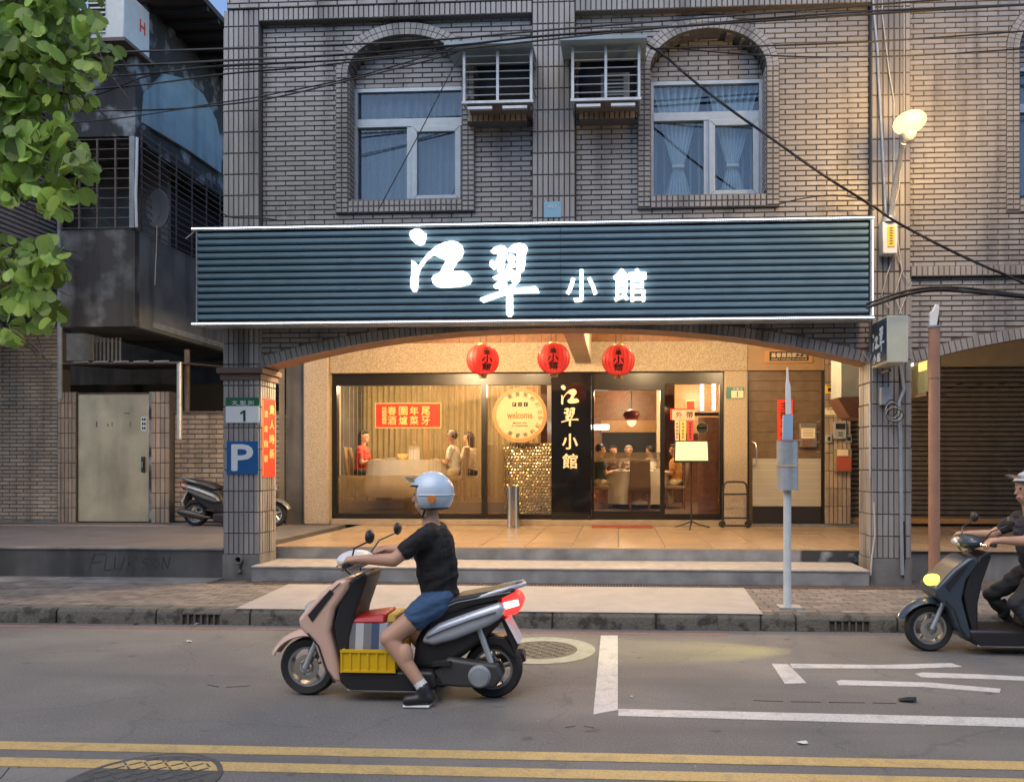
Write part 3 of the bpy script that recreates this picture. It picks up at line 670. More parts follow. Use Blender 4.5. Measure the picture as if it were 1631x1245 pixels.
# ---------------------------------------------------------------- arch over the arcade
AX0, AX1 = X(413, YP), X(1388, YP); AM = X(885, YP); AHW = AM - AX0; AR = AX1 - AM
ASZ, ARISE = Z(413, 585, YP), (585 - 525) * .0075
def archz(x, m=None, hw=None):
    m = AM if m is None else m; hw = (AHW if x < m else AR) if hw is None else hw
    return ASZ + ARISE * (1 - min(1, abs((x - m) / hw)) ** 2.3)
RT = .125
def big_arch(parent, xl, xr, fz, ztop, yf, nind):
    n = int((xr - xl) / .0665); mb = MB(); gr = MB(); inds = []
    for i in range(n):
        a_, b_ = xl + (xr - xl) * i / n, xl + (xr - xl) * (i + 1) / n
        q = []
        gr.hexa([(a_, yf + .36, fz(a_)), (b_, yf + .36, fz(b_)), (b_, yf, fz(b_)), (a_, yf, fz(a_)), (a_, yf + .36, ztop), (b_, yf + .36, ztop), (b_, yf, ztop), (a_, yf, ztop)])
        for x in (a_ + .005, b_ - .005):
            s = (fz(x + .01) - fz(x - .01)) / .02; l = math.hypot(1, s); q.append(((x, fz(x)), (x - s / l * RT, fz(x) + RT / l)))
        t = MB().hexa([(q[0][0][0], yf + .01, q[0][0][1]), (q[1][0][0], yf + .01, q[1][0][1]), (q[1][0][0], yf - .03, q[1][0][1] - .004), (q[0][0][0], yf - .03, q[0][0][1] - .004),
                       (q[0][1][0], yf + .01, q[0][1][1]), (q[1][1][0], yf + .01, q[1][1][1]), (q[1][1][0], yf - .03, q[1][1][1]), (q[0][1][0], yf - .03, q[0][1][1])])
        t.obj('arch_tile', M['tile'], parent)
    gr.obj('arch', mat('arch soffit render', (.30, .2, .14), .8, noise=.5), parent)
    def rows(z):
        iv = []; step = .02; x = xl; s = None
        while x < xr:
            ok = fz(x) + RT < z - .02
            if ok and s is None: s = x
            if not ok and s is not None: iv.append((s, x)); s = None
            x += step
        if s is not None: iv.append((s, xr))
        return iv
    courses(parent, rows, ASZ, ztop, PUB, PVB, GAP, M['tile'], front(yf - .004), nind=nind, u0=xl, grout=M['grout'], gdepth=.003, gname='spandrel')
big_arch(bd, AX0 + .002, AX1 - .002, archz, WZ0 - .004, YP + .05, 0)
# arcade ceiling, wood band, beam
CEZ = 3.82
MB().box(X(300, YP), RPX1 + .3, YP + .43, YSH + .5, CEZ, CEZ + .15).obj('arcade_ceiling', M['plaster'], bd)
bx = X(905, YP); MB().box(bx - .14, bx + .14, YP + .415, YSH - .02, 3.28, CEZ - .001).obj('ceiling_beam', M['plaster'], bd, bevel=.006)
# ================================================================== MAIN SIGN
YS = 8.70
sg = thing('shop_sign', 'long blue grey slatted sign with glowing white characters over the arcade', 'sign', (X(850, YS), YS, 3.2))
SX0, SX1 = X(306, YS), X(1392, YS); SZ0, SZ1 = Z(850, 515, YS), Z(850, 352, YS)
MB().box(SX0 + .04, SX1 - .04, YS + .035, YS + .1, SZ0 + .05, SZ1 - .05).obj('back_panel', M['slatback'], sg)
MB().box(SX0 + .04, SX1 - .04, YS + .101, YP - .03, SZ0 + .02, SZ1 - .02).obj('casing', M['greymetal'], sg)
ns = 13; ph = (SZ1 - SZ0 - .14) / ns
for i in range(ns):
    z = SZ0 + .075 + i * ph
    for p, q in ((SX0 + .06, X(893, YS) - .002), (X(893, YS) + .002, SX1 - .06)):
        MB().prism([(YS + .034, z + .012), (YS + .004, z + .026), (YS, z + ph - .02), (YS + .034, z + ph - .006)], p, q, 'x').obj('slat', M['slat'], sg)
for z0, z1, nm in ((SZ1 - .05, SZ1 - .012, 't'), (SZ0 + .012, SZ0 + .05, 'b')): MB().box(SX0, SX1, YS - .012, YS + .1, z0, z1).obj('frame_rail', M['greymetal'], sg)
MB().box(SX1 - .04, SX1 - .002, YS - .012, YS + .1, SZ0 + .051, SZ1 - .051).obj('frame_rail', M['greymetal'], sg)
MB().box(SX0 + .045, SX0 + .058, YS, YS + .1, SZ0 + .051, SZ1 - .051).obj('end_trim', M['greymetal'], sg)
def leds(pts, pitch=.0195):
    mb = MB()
    for (p, q) in pts:
        L_ = math.hypot(q[0] - p[0], q[1] - p[1]); n = int(L_ / pitch)
        for i in range(n):
            t = (i + .5) / n; x, z = p[0] + (q[0] - p[0]) * t, p[1] + (q[1] - p[1]) * t
            mb.ell((x, YS - .022, z), (.0068, .008, .0068), 6, 4)
    return mb
for p, q in (((SX0, SZ1 - .03), (SX1, SZ1 - .03)), ((SX0, SZ0 + .03), (SX1, SZ0 + .03)), ((SX1 - .02, SZ0 + .05), (SX1 - .02, SZ1 - .05))):
    s_ = link('led_strip', (MB().box(p[0], q[0], YS - .016, YS - .0125, p[1] - .008, q[1] + .008) if abs(p[1] - q[1]) < .01 else MB().box(p[0] - .008, p[0] + .008, YS - .016, YS - .0125, p[1], q[1])).mesh('led_strip'), M['slatback'], sg)
    leds([(p, q)]).obj('led_beads', M['led'], s_, kind='stuff')
kx = .00727 / 7.09
x, z = U(640 + 800 / 7.09, 350 + 590 / 7.09, YS - .06)
brush('character', M['letter'], sg, x, z, kx * 1.0, YS - .045, YS - .006)
for ch, cx_, cy_, h_, w_ in (('小', 926, 454, 50, 48), ('館', 1003, 453, 51, 51)):
    x, z = U(cx_, cy_, YS - .06); text('character', ch, M['letter'], sg, (x, YS - .026, z), h_ * .00725, w_ * .00725, depth=.036, bold=.014)
# brackets at the left end
MB().tube([P3(296, 380, YS + .05), P3(306, 372, YS + .05), P3(313, 367, YS + .05)], .006).obj('cable_stub', M['cablew'], sg)
# ================================================================== SHOPFRONT
shf = thing('shopfront', 'black framed restaurant shopfront set in washed pebble walls', 'shopfront', (X(840, YSH), YSH, AF))
Ys = YSH
def sbox(px0, px1, py0, py1, y0, y1, Y=None):   # a box whose front face fills a photo rectangle
    Y = Ys if Y is None else Y; pc, qc = (px0 + px1) / 2, (py0 + py1) / 2
    return (X(px0, Y), X(px1, Y), y0, y1, Z(pc, py1, Y), Z(pc, py0, Y))
SB = lambda *a, **k: MB().box(*sbox(*a, **k))
fz = AF + .0
LX0, LX1, LX2, LX3 = X(487, Ys), X(527, Ys), X(1153, Ys), X(1190, Ys)
HZ = Z(840, 593, Ys); WBZ = Z(840, 546, Ys); 
MB().box(LX0, LX1, Ys - .12, Ys + .5, fz, WBZ).obj('pebble_pillar', M['pebble'], shf, bevel=.03)
MB().box(LX2, LX3, Ys - .05, Ys + .3, fz, HZ - .002).obj('pebble_pillar', M['pebble'], shf, bevel=.01)
MB().box(LX1 + .002, LX3, Ys - .06, Ys + .3, HZ, WBZ).obj('pebble_lintel', M['pebble'], shf, bevel=.008)
nwb = 34; wx0, wx1 = X(560, Ys), X(1310, Ys)
for i in range(nwb): MB().box(wx0 + (wx1 - wx0) * i / nwb + .002, wx0 + (wx1 - wx0) * (i + 1) / nwb - .002, Ys - .02 - .004 * (i % 2), Ys + .2, WBZ + .003, CEZ - .002).obj('plank', M['wood'], shf)
FB = fz + .10
MB().box(LX1 + .001, LX2 - .001, Ys - .04, Ys + .25, fz - .0, FB).obj('sill', mat('sill stone', (.38, .31, .22), .5, noise=.4), shf, bevel=.006)
hb = Z(840, 612, Ys)
MB().box(LX1 + .001, X(878, Ys), Ys + .05, Ys + .16, hb, HZ - .001).obj('header', M['black'], shf)
MB().box(X(942, Ys), LX2 - .001, Ys + .05, Ys + .16, hb, HZ - .001).obj('header', M['black'], shf)
def post(p0, p1): MB().box(X(p0, Ys), X(p1, Ys), Ys + .04, Ys + .17, FB + .001, hb - .001).obj('mullion', M['black'], shf)
for p in ((527.3, 535), (766, 774), (1052, 1059), (1147, 1152.8)): post(*p)
def rail(p0, p1, z0, z1): MB().box(X(p0, Ys) + .001, X(p1, Ys) - .001, Ys + .045, Ys + .165, z0, z1).obj('rail', M['black'], shf)
rail(535, 766, FB + .001, FB + .09); rail(774, 878, FB + .001, FB + .09); rail(942, 1052, FB + .001, FB + .15); rail(1059, 1147, FB + .001, FB + .1); rail(942, 1052, hb - .1, hb - .001)
MB().box(X(942, Ys) + .001, X(946, Ys), Ys + .05, Ys + .16, FB + .151, hb - .101).obj('door_stile', M['black'], shf)
for p0, p1, zb in ((535, 766, .09), (774, 878, .09), (946, 1052, .15), (1059, 1147, .1)):
    MB().box(X(p0, Ys), X(p1, Ys), Ys + .1, Ys + .108, FB + zb, hb).obj('pane', M['glass'], shf)
for p0, p1, y0, y1 in ((535, 766, 757, 826), (774, 804, 708, 826)):
    MB().box(X(p0, Ys), X(p1, Ys), Ys + .112, Ys + .114, max(FB + .09, Z(700, y1, Ys)), Z(700, y0, Ys)).obj('frosted_film', M['film'], shf)
MB().box(X(946, Ys), X(1052, Ys), Ys + .112, Ys + .114, Z(1000, 735, Ys), Z(1000, 720, Ys)).obj('frosted_film', M['film'], shf)
# mosaic screen behind the narrow pane
mo = MB(); mx0, mx1, mz0, mz1 = X(803, Ys + .3), X(879, Ys + .3), fz + .12, Z(840, 705, Ys + .3)
nx, nz = 15, 24
for i in range(nx):
    for j in range(nz):
        cx_, cz_ = mx0 + (mx1 - mx0) * (i + (.5 if j % 2 else .15)) / nx, mz0 + (mz1 - mz0) * (j + .5) / nz; r = .028
        mo.hexa([(cx_ - r, Ys + .3, cz_), (cx_, Ys + .285 - .012 * random.random(), cz_ - r), (cx_ + r, Ys + .3, cz_), (cx_, Ys + .3, cz_ - .2 * r), (cx_ - r * .6, Ys + .28, cz_), (cx_, Ys + .275, cz_ - r * .5), (cx_ + r * .6, Ys + .28 - .01 * random.random(), cz_), (cx_, Ys + .28, cz_ + r)])
ms = tag(MB().box(mx0, mx1, Ys + .3, Ys + .34, mz0, mz1).obj('mosaic_screen', mat('screen backing', (.4, .33, .22), .5)), 'golden mosaic screen behind the narrow window by the bin', 'screen')
mo.obj('mosaic_chips', mat('gold mosaic chip', (.9, .7, .36), .18, metal=.85, isl=.4), ms, kind='stuff')
# glossy black name panel
bp2 = tag(SB(878.3, 941.7, 594, 833, Ys - .03, Ys + .18).obj('name_panel', M['blackgloss'], bevel=.004), 'glossy black upright panel with cream characters beside the door', 'sign')
x, z = U(907, 650, Ys); k2 = .0108 * 30 / 800
for nm, polys, cc, tgt in (('character', JIANG, (430, 440), (908, 629, 29, 31)), ('character', CUI, (1215, 680), (908, 664, 28, 30))):
    mb = MB(); ax = [p for pl in polys for p in pl]; xa_, xb_ = min(p[0] for p in ax), max(p[0] for p in ax); ya_, yb_ = min(p[1] for p in ax), max(p[1] for p in ax)
    X0, Z0_ = U(tgt[0] - tgt[2] / 2, tgt[1] - tgt[3] / 2, Ys); X1, Z1_ = U(tgt[0] + tgt[2] / 2, tgt[1] + tgt[3] / 2, Ys)
    for pl in polys: mb.prism([(X0 + (X1 - X0) * (p[0] - xa_) / (xb_ - xa_), Z0_ + (Z1_ - Z0_) * (p[1] - ya_) / (yb_ - ya_)) for p in pl], Ys - .045, Ys - .031)
    mb.obj(nm, M['cream'], bp2)
for ch, cy_, h_ in (('小', 703, 24), ('館', 734, 23)):
    x, z = U(908, cy_, Ys); text('character', ch, M['cream'], bp2, (x, Ys - .038, z), h_ * .0109, h_ * .0109, depth=.014, bold=.022)
# red banner in the window
yb = Ys + .085
bn = tag(SB(595, 701, 641, 681, yb, yb + .006).obj('window_banner', M['red']), 'red banner with gold characters hung in the big window', 'banner')
fr = MB()
for a_ in ((595, 701, 641, 642.2), (595, 701, 679.8, 681), (595, 596.2, 642.4, 679.6), (699.8, 701, 642.4, 679.6)): fr.box(*sbox(*a_, yb - .002, yb - .0005))
fr.obj('border', M['gold'], bn)
for ch, px, py in (('春', 622, 653.5), ('圍', 640, 653.5), ('年', 657.5, 653.5), ('尾', 676, 653.5), ('酒', 622, 669), ('爐', 640, 669), ('菜', 657.5, 669), ('牙', 676, 669)):
    x, z = U(px, py, Ys); text('character', ch, M['gold'], bn, (x, yb - .003, z), .148, .148, bold=.018)
SB(606.5, 613, 647.5, 674.5, yb - .002, yb - .0005).obj('gold_label', M['gold'], bn)
for i, ch in enumerate('歡迎訂位'): x, z = U(609.8, 651.5 + i * 6.2, Ys); text('character', ch, M['red'], bn, (x, yb - .0035, z), .052, .052)
# round welcome sign
ry = Ys + .06; rx_, rz_ = U(827, 660.5, Ys); R_ = 44 * .01083
ws = thing('welcome_sign', 'round wood rimmed welcome sign hung in the narrow window', 'sign', (rx_, ry, rz_))
MB().lathe([(.001, .012), (R_ * .9, .012), (R_ * .9, .018), (.001, .018)], (0, 0, 0), 48, 'y').obj('disc', mat('pale yellow board', (.6, .5, .29), .6), ws, local=True)
MB().lathe([(R_ * .87, 0), (R_, 0), (R_, .03), (R_ * .87, .03), (R_ * .87, 0)], (0, 0, 0), 56, 'y').obj('rim', M['woodl'], ws, local=True, smooth=40)
for s_, a0_, sg_ in (('需要預約訂位', 118, -1), ('需要預約訂位', 242, 1)):
    for i, ch in enumerate(s_):
        an = math.radians(a0_ + sg_ * i * 22); rr = R_ * .76
        text('character', ch, M['ink'], ws, (rr * math.cos(an), .009, rr * math.sin(an)), .075, .075, depth=.004, rot=(math.pi / 2, -(an - math.pi / 2) if sg_ < 0 else -(an + math.pi / 2), 0), local=True)
for i, ch in enumerate('P☺f'):
    MB().box(-.13 + i * .1, -.06 + i * .1, .006, .011, R_ * .32, R_ * .32 + .07).obj('icon', M['ink'], ws, local=True); text('character', ch, M['cream'], ws, (-.095 + i * .1, .004, R_ * .32 + .035), .045, local=True)
text('lettering', 'welcome', mat('orange red script', (.62, .1, .02), .5), ws, (0, .009, 0), .12, .44, local=True, bold=.01)
text('lettering', '☎ 2255-7988', M['ink'], ws, (0, .009, -.135), .03, .24, local=True); text('lettering', 'ID 0222557988', M['ink'], ws, (0, .009, -.185), .024, .28, local=True)
# takeaway posters, round sticker on the side pane
po = tag(SB(1071, 1107, 652, 668, Ys + .08, Ys + .086).obj('takeaway_poster', mat('pale pink card', (.85, .5, .36), .6)), 'red edged card with two black characters on the side pane', 'poster')
SB(1068, 1108, 650, 652, Ys + .079, Ys + .085).obj('edge', M['red'], po); SB(1068, 1071, 652.2, 668, Ys + .079, Ys + .085).obj('edge', M['red'], po)
for ch, px in (('外', 1082), ('帶', 1099)): x, z = U(px, 660, Ys); text('character', ch, M['ink'], po, (x, Ys + .078, z), .11, .11, bold=.01)
for p0, p1, m_, lb in ((1076, 1082, 'cream', 'narrow cream notice under the takeaway card'), (1084, 1093, 'gold', 'ochre notice strip under the takeaway card'), (1095, 1105, 'redcloth', 'pinkish red strip under the takeaway card')):
    o = tag(SB(p0, p1, 669, 701, Ys + .08, Ys + .085).obj('notice_strip', M[m_]), lb, 'notice', 'strips below the takeaway card')
    for k in range(5): x, z = U((p0 + p1) / 2, 674 + k * 5.5, Ys); text('character', '鮮湯飯麵菜'[k], M['ink'], o, (x, Ys + .078, z), .04, .04)
x, z = U(1119, 681, Ys); stk = tag(MB().lathe([(.001, 0), (.1, 0), (.1, .004), (.001, .004)], (x, Ys + .085, z), 32, 'y').obj('round_sticker', mat('cream sticker', (.8, .66, .36), .5)), 'round black and cream sticker on the side pane', 'sticker')
MB().lathe([(.075, 0), (.097, 0), (.097, .002), (.075, .002)], (x, Ys + .0825, z), 32, 'y').obj('ring', M['ink'], stk); MB().box(x - .07, x + .07, Ys + .0825, Ys + .0845, z - .012, z + .012).obj('bar', M['ink'], stk)
# ---------------------------------------------------------------- right bay: wooden shutter door, plaque, tiled strip
rd = thing('side_door', 'brown boarded side door with frosted lower half and steel handle', 'door', (X(1250, Ys), Ys, AF))
SB(1190.5, 1312, 548, 590, Ys - .04, Ys + .2).obj('header', mat('tan header board', (.36, .23, .12), .5, noise=.4), rd)
dz0, dz1 = fz + .05, Z(1250, 590, Ys)
nb_ = 15
for i in range(nb_): MB().box(X(1193, Ys), X(1309, Ys), Ys + .03 + .004 * (i % 2), Ys + .09, dz0 + (dz1 - dz0) * i / nb_ + .003, dz0 + (dz1 - dz0) * (i + 1) / nb_ - .003).obj('board', M['woodd'], rd)
for p in ((1190.5, 1193), (1309, 1312)): SB(*p, 590, 834, Ys - .02, Ys + .2).obj('jamb', M['black'], rd)
MB().box(X(1199, Ys), X(1308, Ys), Ys + .015, Ys + .025, Z(1250, 806, Ys), Z(1250, 730, Ys)).obj('frosted_panel', mat('frosted panel', (.42, .40, .34), .35), rd)
for k in range(6): zz = Z(1250, 738 + k * 11, Ys); MB().box(X(1200, Ys), X(1307, Ys), Ys + .011, Ys + .0145, zz, zz + .012).obj('band', mat('pale band', (.5, .48, .42), .4), rd)
MB().box(X(1199, Ys), X(1308, Ys), Ys + .01, Ys + .0255, fz + .05, Z(1250, 807, Ys)).obj('kick_plate', M['plasticb'], rd)
hx = X(1204, Ys); MB().tube([(hx - .06, Ys, Z(1204, 703, Ys)), (hx - .01, Ys - .05, Z(1204, 706, Ys)), (hx, Ys - .06, Z(1204, 715, Ys)), (hx, Ys - .06, Z(1204, 730, Ys)), (hx - .01, Ys - .05, Z(1204, 739, Ys)), (hx - .06, Ys, Z(1204, 741, Ys))], .012, 8).obj('handle', M['steel'], rd, smooth=60)
MB().box(X(1190, Ys), X(1372, Ys), Ys - .06, Ys + .2, fz + .001, fz + .045).obj('threshold', M['conc'], rd)
pq = thing('wall_plaque', 'framed wooden plaque with pale carved characters above the side door', 'plaque', P3(1255, 579, Ys - .1))
SB(1216, 1293, 558, 579, Ys - .08, Ys - .041).obj('frame', M['woodl'], pq, bevel=.01); SB(1224, 1286, 561, 575.5, Ys - .085, Ys - .0805).obj('board', M['ink'], pq)
x, z = U(1255, 566.5, Ys); text('lettering', '基督是我家之主', M['cream'], pq, (x, Ys - .087, z), .075, .6, bold=.012)
x, z = U(1255, 573, Ys); text('lettering', 'CHRIST IS THE HEAD OF THIS HOUSE', M['cream'], pq, (x, Ys - .087, z), .022, .6)
rc = tag(SB(1238, 1263, 636, 702, Ys + .0, Ys + .004).obj('door_couplet', M['red']), 'red paper couplet with black characters on the side door', 'couplet')
for i, ch in enumerate('主賜平安'): x, z = U(1249, 646 + i * 16, Ys); text('character', ch, M['ink'], rc, (x, Ys - .003, z), .14, .13, bold=.015)
nt_ = thing('notice_case', 'glazed notice case with a paper slip on the side door', 'notice case', P3(1286, 712, Ys))
SB(1273, 1300, 674, 712, Ys - .05, Ys + .008).obj('case', mat('steel case', (.3, .27, .24), .35, metal=.6), nt_, bevel=.008); SB(1275, 1297, 682, 698, Ys - .056, Ys - .0505).obj('slip', M['cream'], nt_)
for k in range(3): SB(1278, 1294, 685 + k * 4, 686 + k * 4, Ys - .058, Ys - .0565).obj('print_line', M['rust'], nt_)
SB(1277, 1291, 701, 710, Ys - .056, Ys - .0505).obj('slip', mat('brown card', (.2, .09, .05), .5), nt_)
# tiled strip with meters
tx0, tx1 = X(1312.5, Ys), X(1354, Ys)
tp = thing('tiled_pier', 'narrow warm lit tiled pier between side door and dark shutter', 'pier', ((tx0 + tx1) / 2, Ys, AF))
upright(tp, tx0, tx1, fz + .046, CEZ - .01, Ys - .04, nind=200, gd=.2, gname='pier', m='tile2', nt=6, lt=.30)
def meter(label, name, cat, px0, px1, py0, py1, m_, dep=.09):
    t = thing(name, label, cat, P3((px0 + px1) / 2, py1, Ys - .06)); SB(px0, px1, py0, py1, Ys - .06 - dep, Ys - .056).obj('case', m_, t, bevel=.008); return t
t = meter('grey electricity meter with dark display on the tiled pier', 'electric_meter', 'meter', 1325, 1344, 672, 699, M['greymetal']); SB(1327, 1342, 675, 684, Ys - .156, Ys - .151).obj('display', M['ink'], t); SB(1331, 1338, 689, 690.5, Ys - .156, Ys - .151).obj('slot', M['ink'], t); SB(1331, 1338, 693, 694.5, Ys - .156, Ys - .151).obj('slot', M['ink'], t)
t = meter('small yellow warning plate on the tiled pier', 'warning_plate', 'sign', 1312.5, 1329, 613, 627, mat('yellow plate', (.8, .5, .05), .5), .006); SB(1317, 1324, 618, 624, Ys - .069, Ys - .0665).obj('emblem', M['ink'], t); SB(1315, 1327, 614, 615.5, Ys - .069, Ys - .0665).obj('print_line', M['ink'], t)
t = meter('small white address plate on the tiled pier', 'address_plate', 'sign', 1312.5, 1330, 650, 661, M['cream'], .006); x, z = U(1321, 657, Ys); text('lettering', '1', M['ink'], t, (x, Ys - .069, z), .035); SB(1315, 1328, 651.5, 653, Ys - .069, Ys - .0665).obj('print_line', M['ink'], t)
t = meter('red fronted letter box with papers on the tiled pier', 'letter_box', 'letter box', 1326, 1352, 715, 751, mat('olive box', (.22, .22, .14), .5), .1); SB(1328, 1351, 727, 749, Ys - .17, Ys - .1605).obj('front', mat('dull red front', (.4, .08, .05), .5), t); SB(1329, 1346, 716, 726, Ys - .175, Ys - .1605).obj('paper', M['cream'], t)
t = meter('small grey switch box left of the meter', 'switch_box', 'switch', 1313, 1323, 692, 705, M['greymetal'], .04); SB(1316, 1320, 696, 702, Ys - .106, Ys - .1005).obj('switch', M['ink'], t)
t = meter('small grey socket box right of the meter', 'switch_box', 'switch', 1345, 1354, 692, 705, M['greymetal'], .04); SB(1347, 1352, 696, 702, Ys - .106, Ys - .1005).obj('socket', M['ink'], t)
# house number on the pebble pillar
hn = thing('house_number', 'green and white house number plate on the right pebble pillar', 'house number', P3(1170, 635, Ys - .06))
SB(1156, 1184, 617, 635, Ys - .063, Ys - .056).obj('plate', mat('teal enamel', (.03, .16, .13), .4), hn); SB(1164, 1183, 622.5, 634, Ys - .066, Ys - .0635).obj('panel', M['cream'], hn)
x, z = U(1173.5, 628.3, Ys); text('lettering', '1', M['ink'], hn, (x, Ys - .067, z), .09, bold=.01); x, z = U(1174, 619.7, Ys); text('lettering', '文聖街', M['signwhite'], hn, (x, Ys - .066, z), .032, .17)
# ---------------------------------------------------------------- things standing in the arcade
def floor_at(px, Y): return (X(px, Y), Y)
x, y = floor_at(817, 12.62); r = .105
bn2 = thing('ash_bin', 'tall stainless steel cylinder ash bin before the narrow window', 'bin', (x, y, AF))
MB().lathe([(.001, .001), (r * .96, .001), (r * .96, .66), (.001, .66)], n=32).obj('body', M['steel'], bn2, local=True, smooth=40); MB().lathe([(r * .5, .662), (r * 1.06, .662), (r * 1.06, .69), (r * .5, .70), (r * .5, .662)], n=32).obj('rim', M['steel'], bn2, local=True, smooth=40)
MB().lathe([(.001, .655), (r * .49, .662), (.001, .668)], n=24).obj('ash_tray', M['ink'], bn2, local=True)
p, q = floor_at(943, 12.62), floor_at(1039, 12.62)
tag(MB().prism([(p[0], p[1] - .1), (q[0], p[1] - .1), (q[0], p[1] + .3), (p[0], p[1] + .3)], AF + .001, AF + .02, 'z').obj('door_mat', mat('red mat', (.30, .07, .045), .9, bump=.4, bscale=200)), 'red door mat on the granite before the entrance', 'mat')
x, y = floor_at(1101, 12.5)
mn = thing('menu_stand', 'menu with a self-glowing page on a black music stand beside the entrance', 'menu stand', (x, y, AF))
MB().cyl((0, 0, .06), (0, 0, 1.15), .014).obj('post', M['plasticb'], mn, local=True)
for k in range(3):
    an = math.radians(20 + 120 * k); MB().tube([(0, 0, .12), (.15 * math.cos(an), .15 * math.sin(an), .06), (.33 * math.cos(an), .33 * math.sin(an), .012)], .011).obj('leg', M['plasticb'], mn, local=True)
MB().hexa([(-.29, -.06, 1.10), (.29, -.06, 1.10), (.29, -.04, 1.10), (-.29, -.04, 1.10), (-.27, .02, 1.44), (.28, .02, 1.44), (.28, .04, 1.44), (-.27, .04, 1.44)]).obj('desk', M['plasticb'], mn, local=True)
MB().hexa([(-.265, -.072, 1.12), (.265, -.072, 1.12), (.265, -.062, 1.12), (-.265, -.062, 1.12), (-.25, .004, 1.43), (.26, .004, 1.43), (.26, .014, 1.43), (-.25, .014, 1.43)]).obj('menu', emit('glowing menu page', (1, .78, .38), .2), mn, local=True)  # page brightness is its own weak emission; the stand has no lamp
MB().box(-.3, .3, -.11, -.04, 1.085, 1.10).obj('lip', M['plasticb'], mn, local=True)
x, y = floor_at(1171, 12.72)
ht = thing('hand_trolley', 'folded black hand trolley against the right pebble pillar', 'trolley', (x, y, AF))
for sx in (-.2, .2): MB().tube([(sx, 0, .08), (sx, 0, .62), (sx * .92, 0, .72), (sx * .7, 0, .76), (0, 0, .765)], .016, 8).obj('side_tube', M['plasticb'], ht, local=True, smooth=60)
MB().cyl((-.2, 0, .56), (.2, 0, .56), .014).obj('crossbar', M['plasticb'], ht, local=True); MB().cyl((-.2, 0, .16), (.2, 0, .16), .014).obj('crossbar', M['plasticb'], ht, local=True)
MB().box(-.2, .2, -.12, -.02, .03, .05).obj('toe_plate', M['plasticb'], ht, local=True)
for sx in (-.215, .215): MB().lathe([(.001, -.02), (.055, -.02), (.06, 0), (.055, .02), (.001, .02)], (sx, 0, .06), 16, 'y').obj('wheel', M['rubber'], ht, local=True)
# lanterns
def lantern(px, py, label, rot):
    Y = 10.3; x, z = U(px, py, Y); t = thing('paper_lantern', label, 'lantern', (x, Y, z), rot, 'red lanterns under the arch')
    R0, Rz = .222, .205; n = 40; secs = []
    for j in range(15):
        th = math.pi * (.06 + .88 * j / 14); rr = R0 * math.sin(th) ** .8; secs.append([(rr * (1 - .035 * (k % 2)) * math.cos(2 * math.pi * k / n), rr * (1 - .035 * (k % 2)) * math.sin(2 * math.pi * k / n), -Rz * math.cos(th)) for k in range(n)])
    mb = MB(); vs = [p for q in secs for p in q]; mb.add(vs, [(i * n + k, i * n + (k + 1) % n, (i + 1) * n + (k + 1) % n, (i + 1) * n + k) for i in range(14) for k in range(n)])
    sh_ = mb.obj('shade', M['lantern'], t, local=True, smooth=1)
    rb_ = MB()
    for k in range(20):
        a_ = 2 * math.pi * k / 20; rb_.tube([((R0 * math.sin(math.pi * (.06 + .88 * j / 10)) ** .8 + .001) * math.cos(a_), (R0 * math.sin(math.pi * (.06 + .88 * j / 10)) ** .8 + .001) * math.sin(a_), -Rz * math.cos(math.pi * (.06 + .88 * j / 10))) for j in range(11)], .0028, 4)
    rb_.obj('ribs', mat('dark red rib', (.16, .01, .01), .6), sh_, local=True)
    MB().lathe([(.05, 0), (.065, 0), (.065, .03), (.05, .03), (.05, 0)], (0, 0, Rz - .012), 20).obj('cap', M['gold'], t, local=True)
    MB().lathe([(.05, 0), (.062, 0), (.055, -.055), (.045, -.055), (.05, 0)], (0, 0, -Rz + .012), 20).obj('collar', mat('dull brass', (.4, .3, .16), .4, metal=.4), t, local=True)
    for dx in (-.035, .035): MB().cyl((dx, 0, Rz + .01), (dx * 1.1, 0, CEZ - z), .004, n=5).obj('cord', M['cable'], t, local=True)
    for ch, lz, hh in (('江', .125, .05), ('翠', .07, .06), ('小', -.02, .095), ('館', -.115, .09)):
        o = text('character', ch, M['ink'], t, (0, 0, 0), hh, hh * 1.5, depth=.002, bold=.035, local=True)
        for v in o.data.vertices:
            zz = v.co.z + lz; th = math.acos(max(-1, min(1, -zz / Rz))); rr = R0 * math.sin(th) ** .8 + .004
            v.co = (rr * math.sin(v.co.x / R0), -rr * math.cos(v.co.x / R0) + v.co.y, zz)
    ld = bpy.data.lights.new('bulb', 'POINT'); ld.energy = .75; ld.color = (1, .85, .62); ld.shadow_soft_size = .035
    lo = bpy.data.objects.new('bulb', ld); COL.link(lo); lo.parent = t; lo.location = (0, -.03, -.02)
M['lantern'] = mat('red lantern cloth', (.56, .05, .045), .55, trans=.5)
lantern(769, 573, 'lit red lantern, leftmost of the three under the arch', .45)
lantern(882, 571, 'lit red lantern, middle one of the three under the arch', .05)
lantern(985, 574, 'lit red lantern, rightmost of the three under the arch', 0)
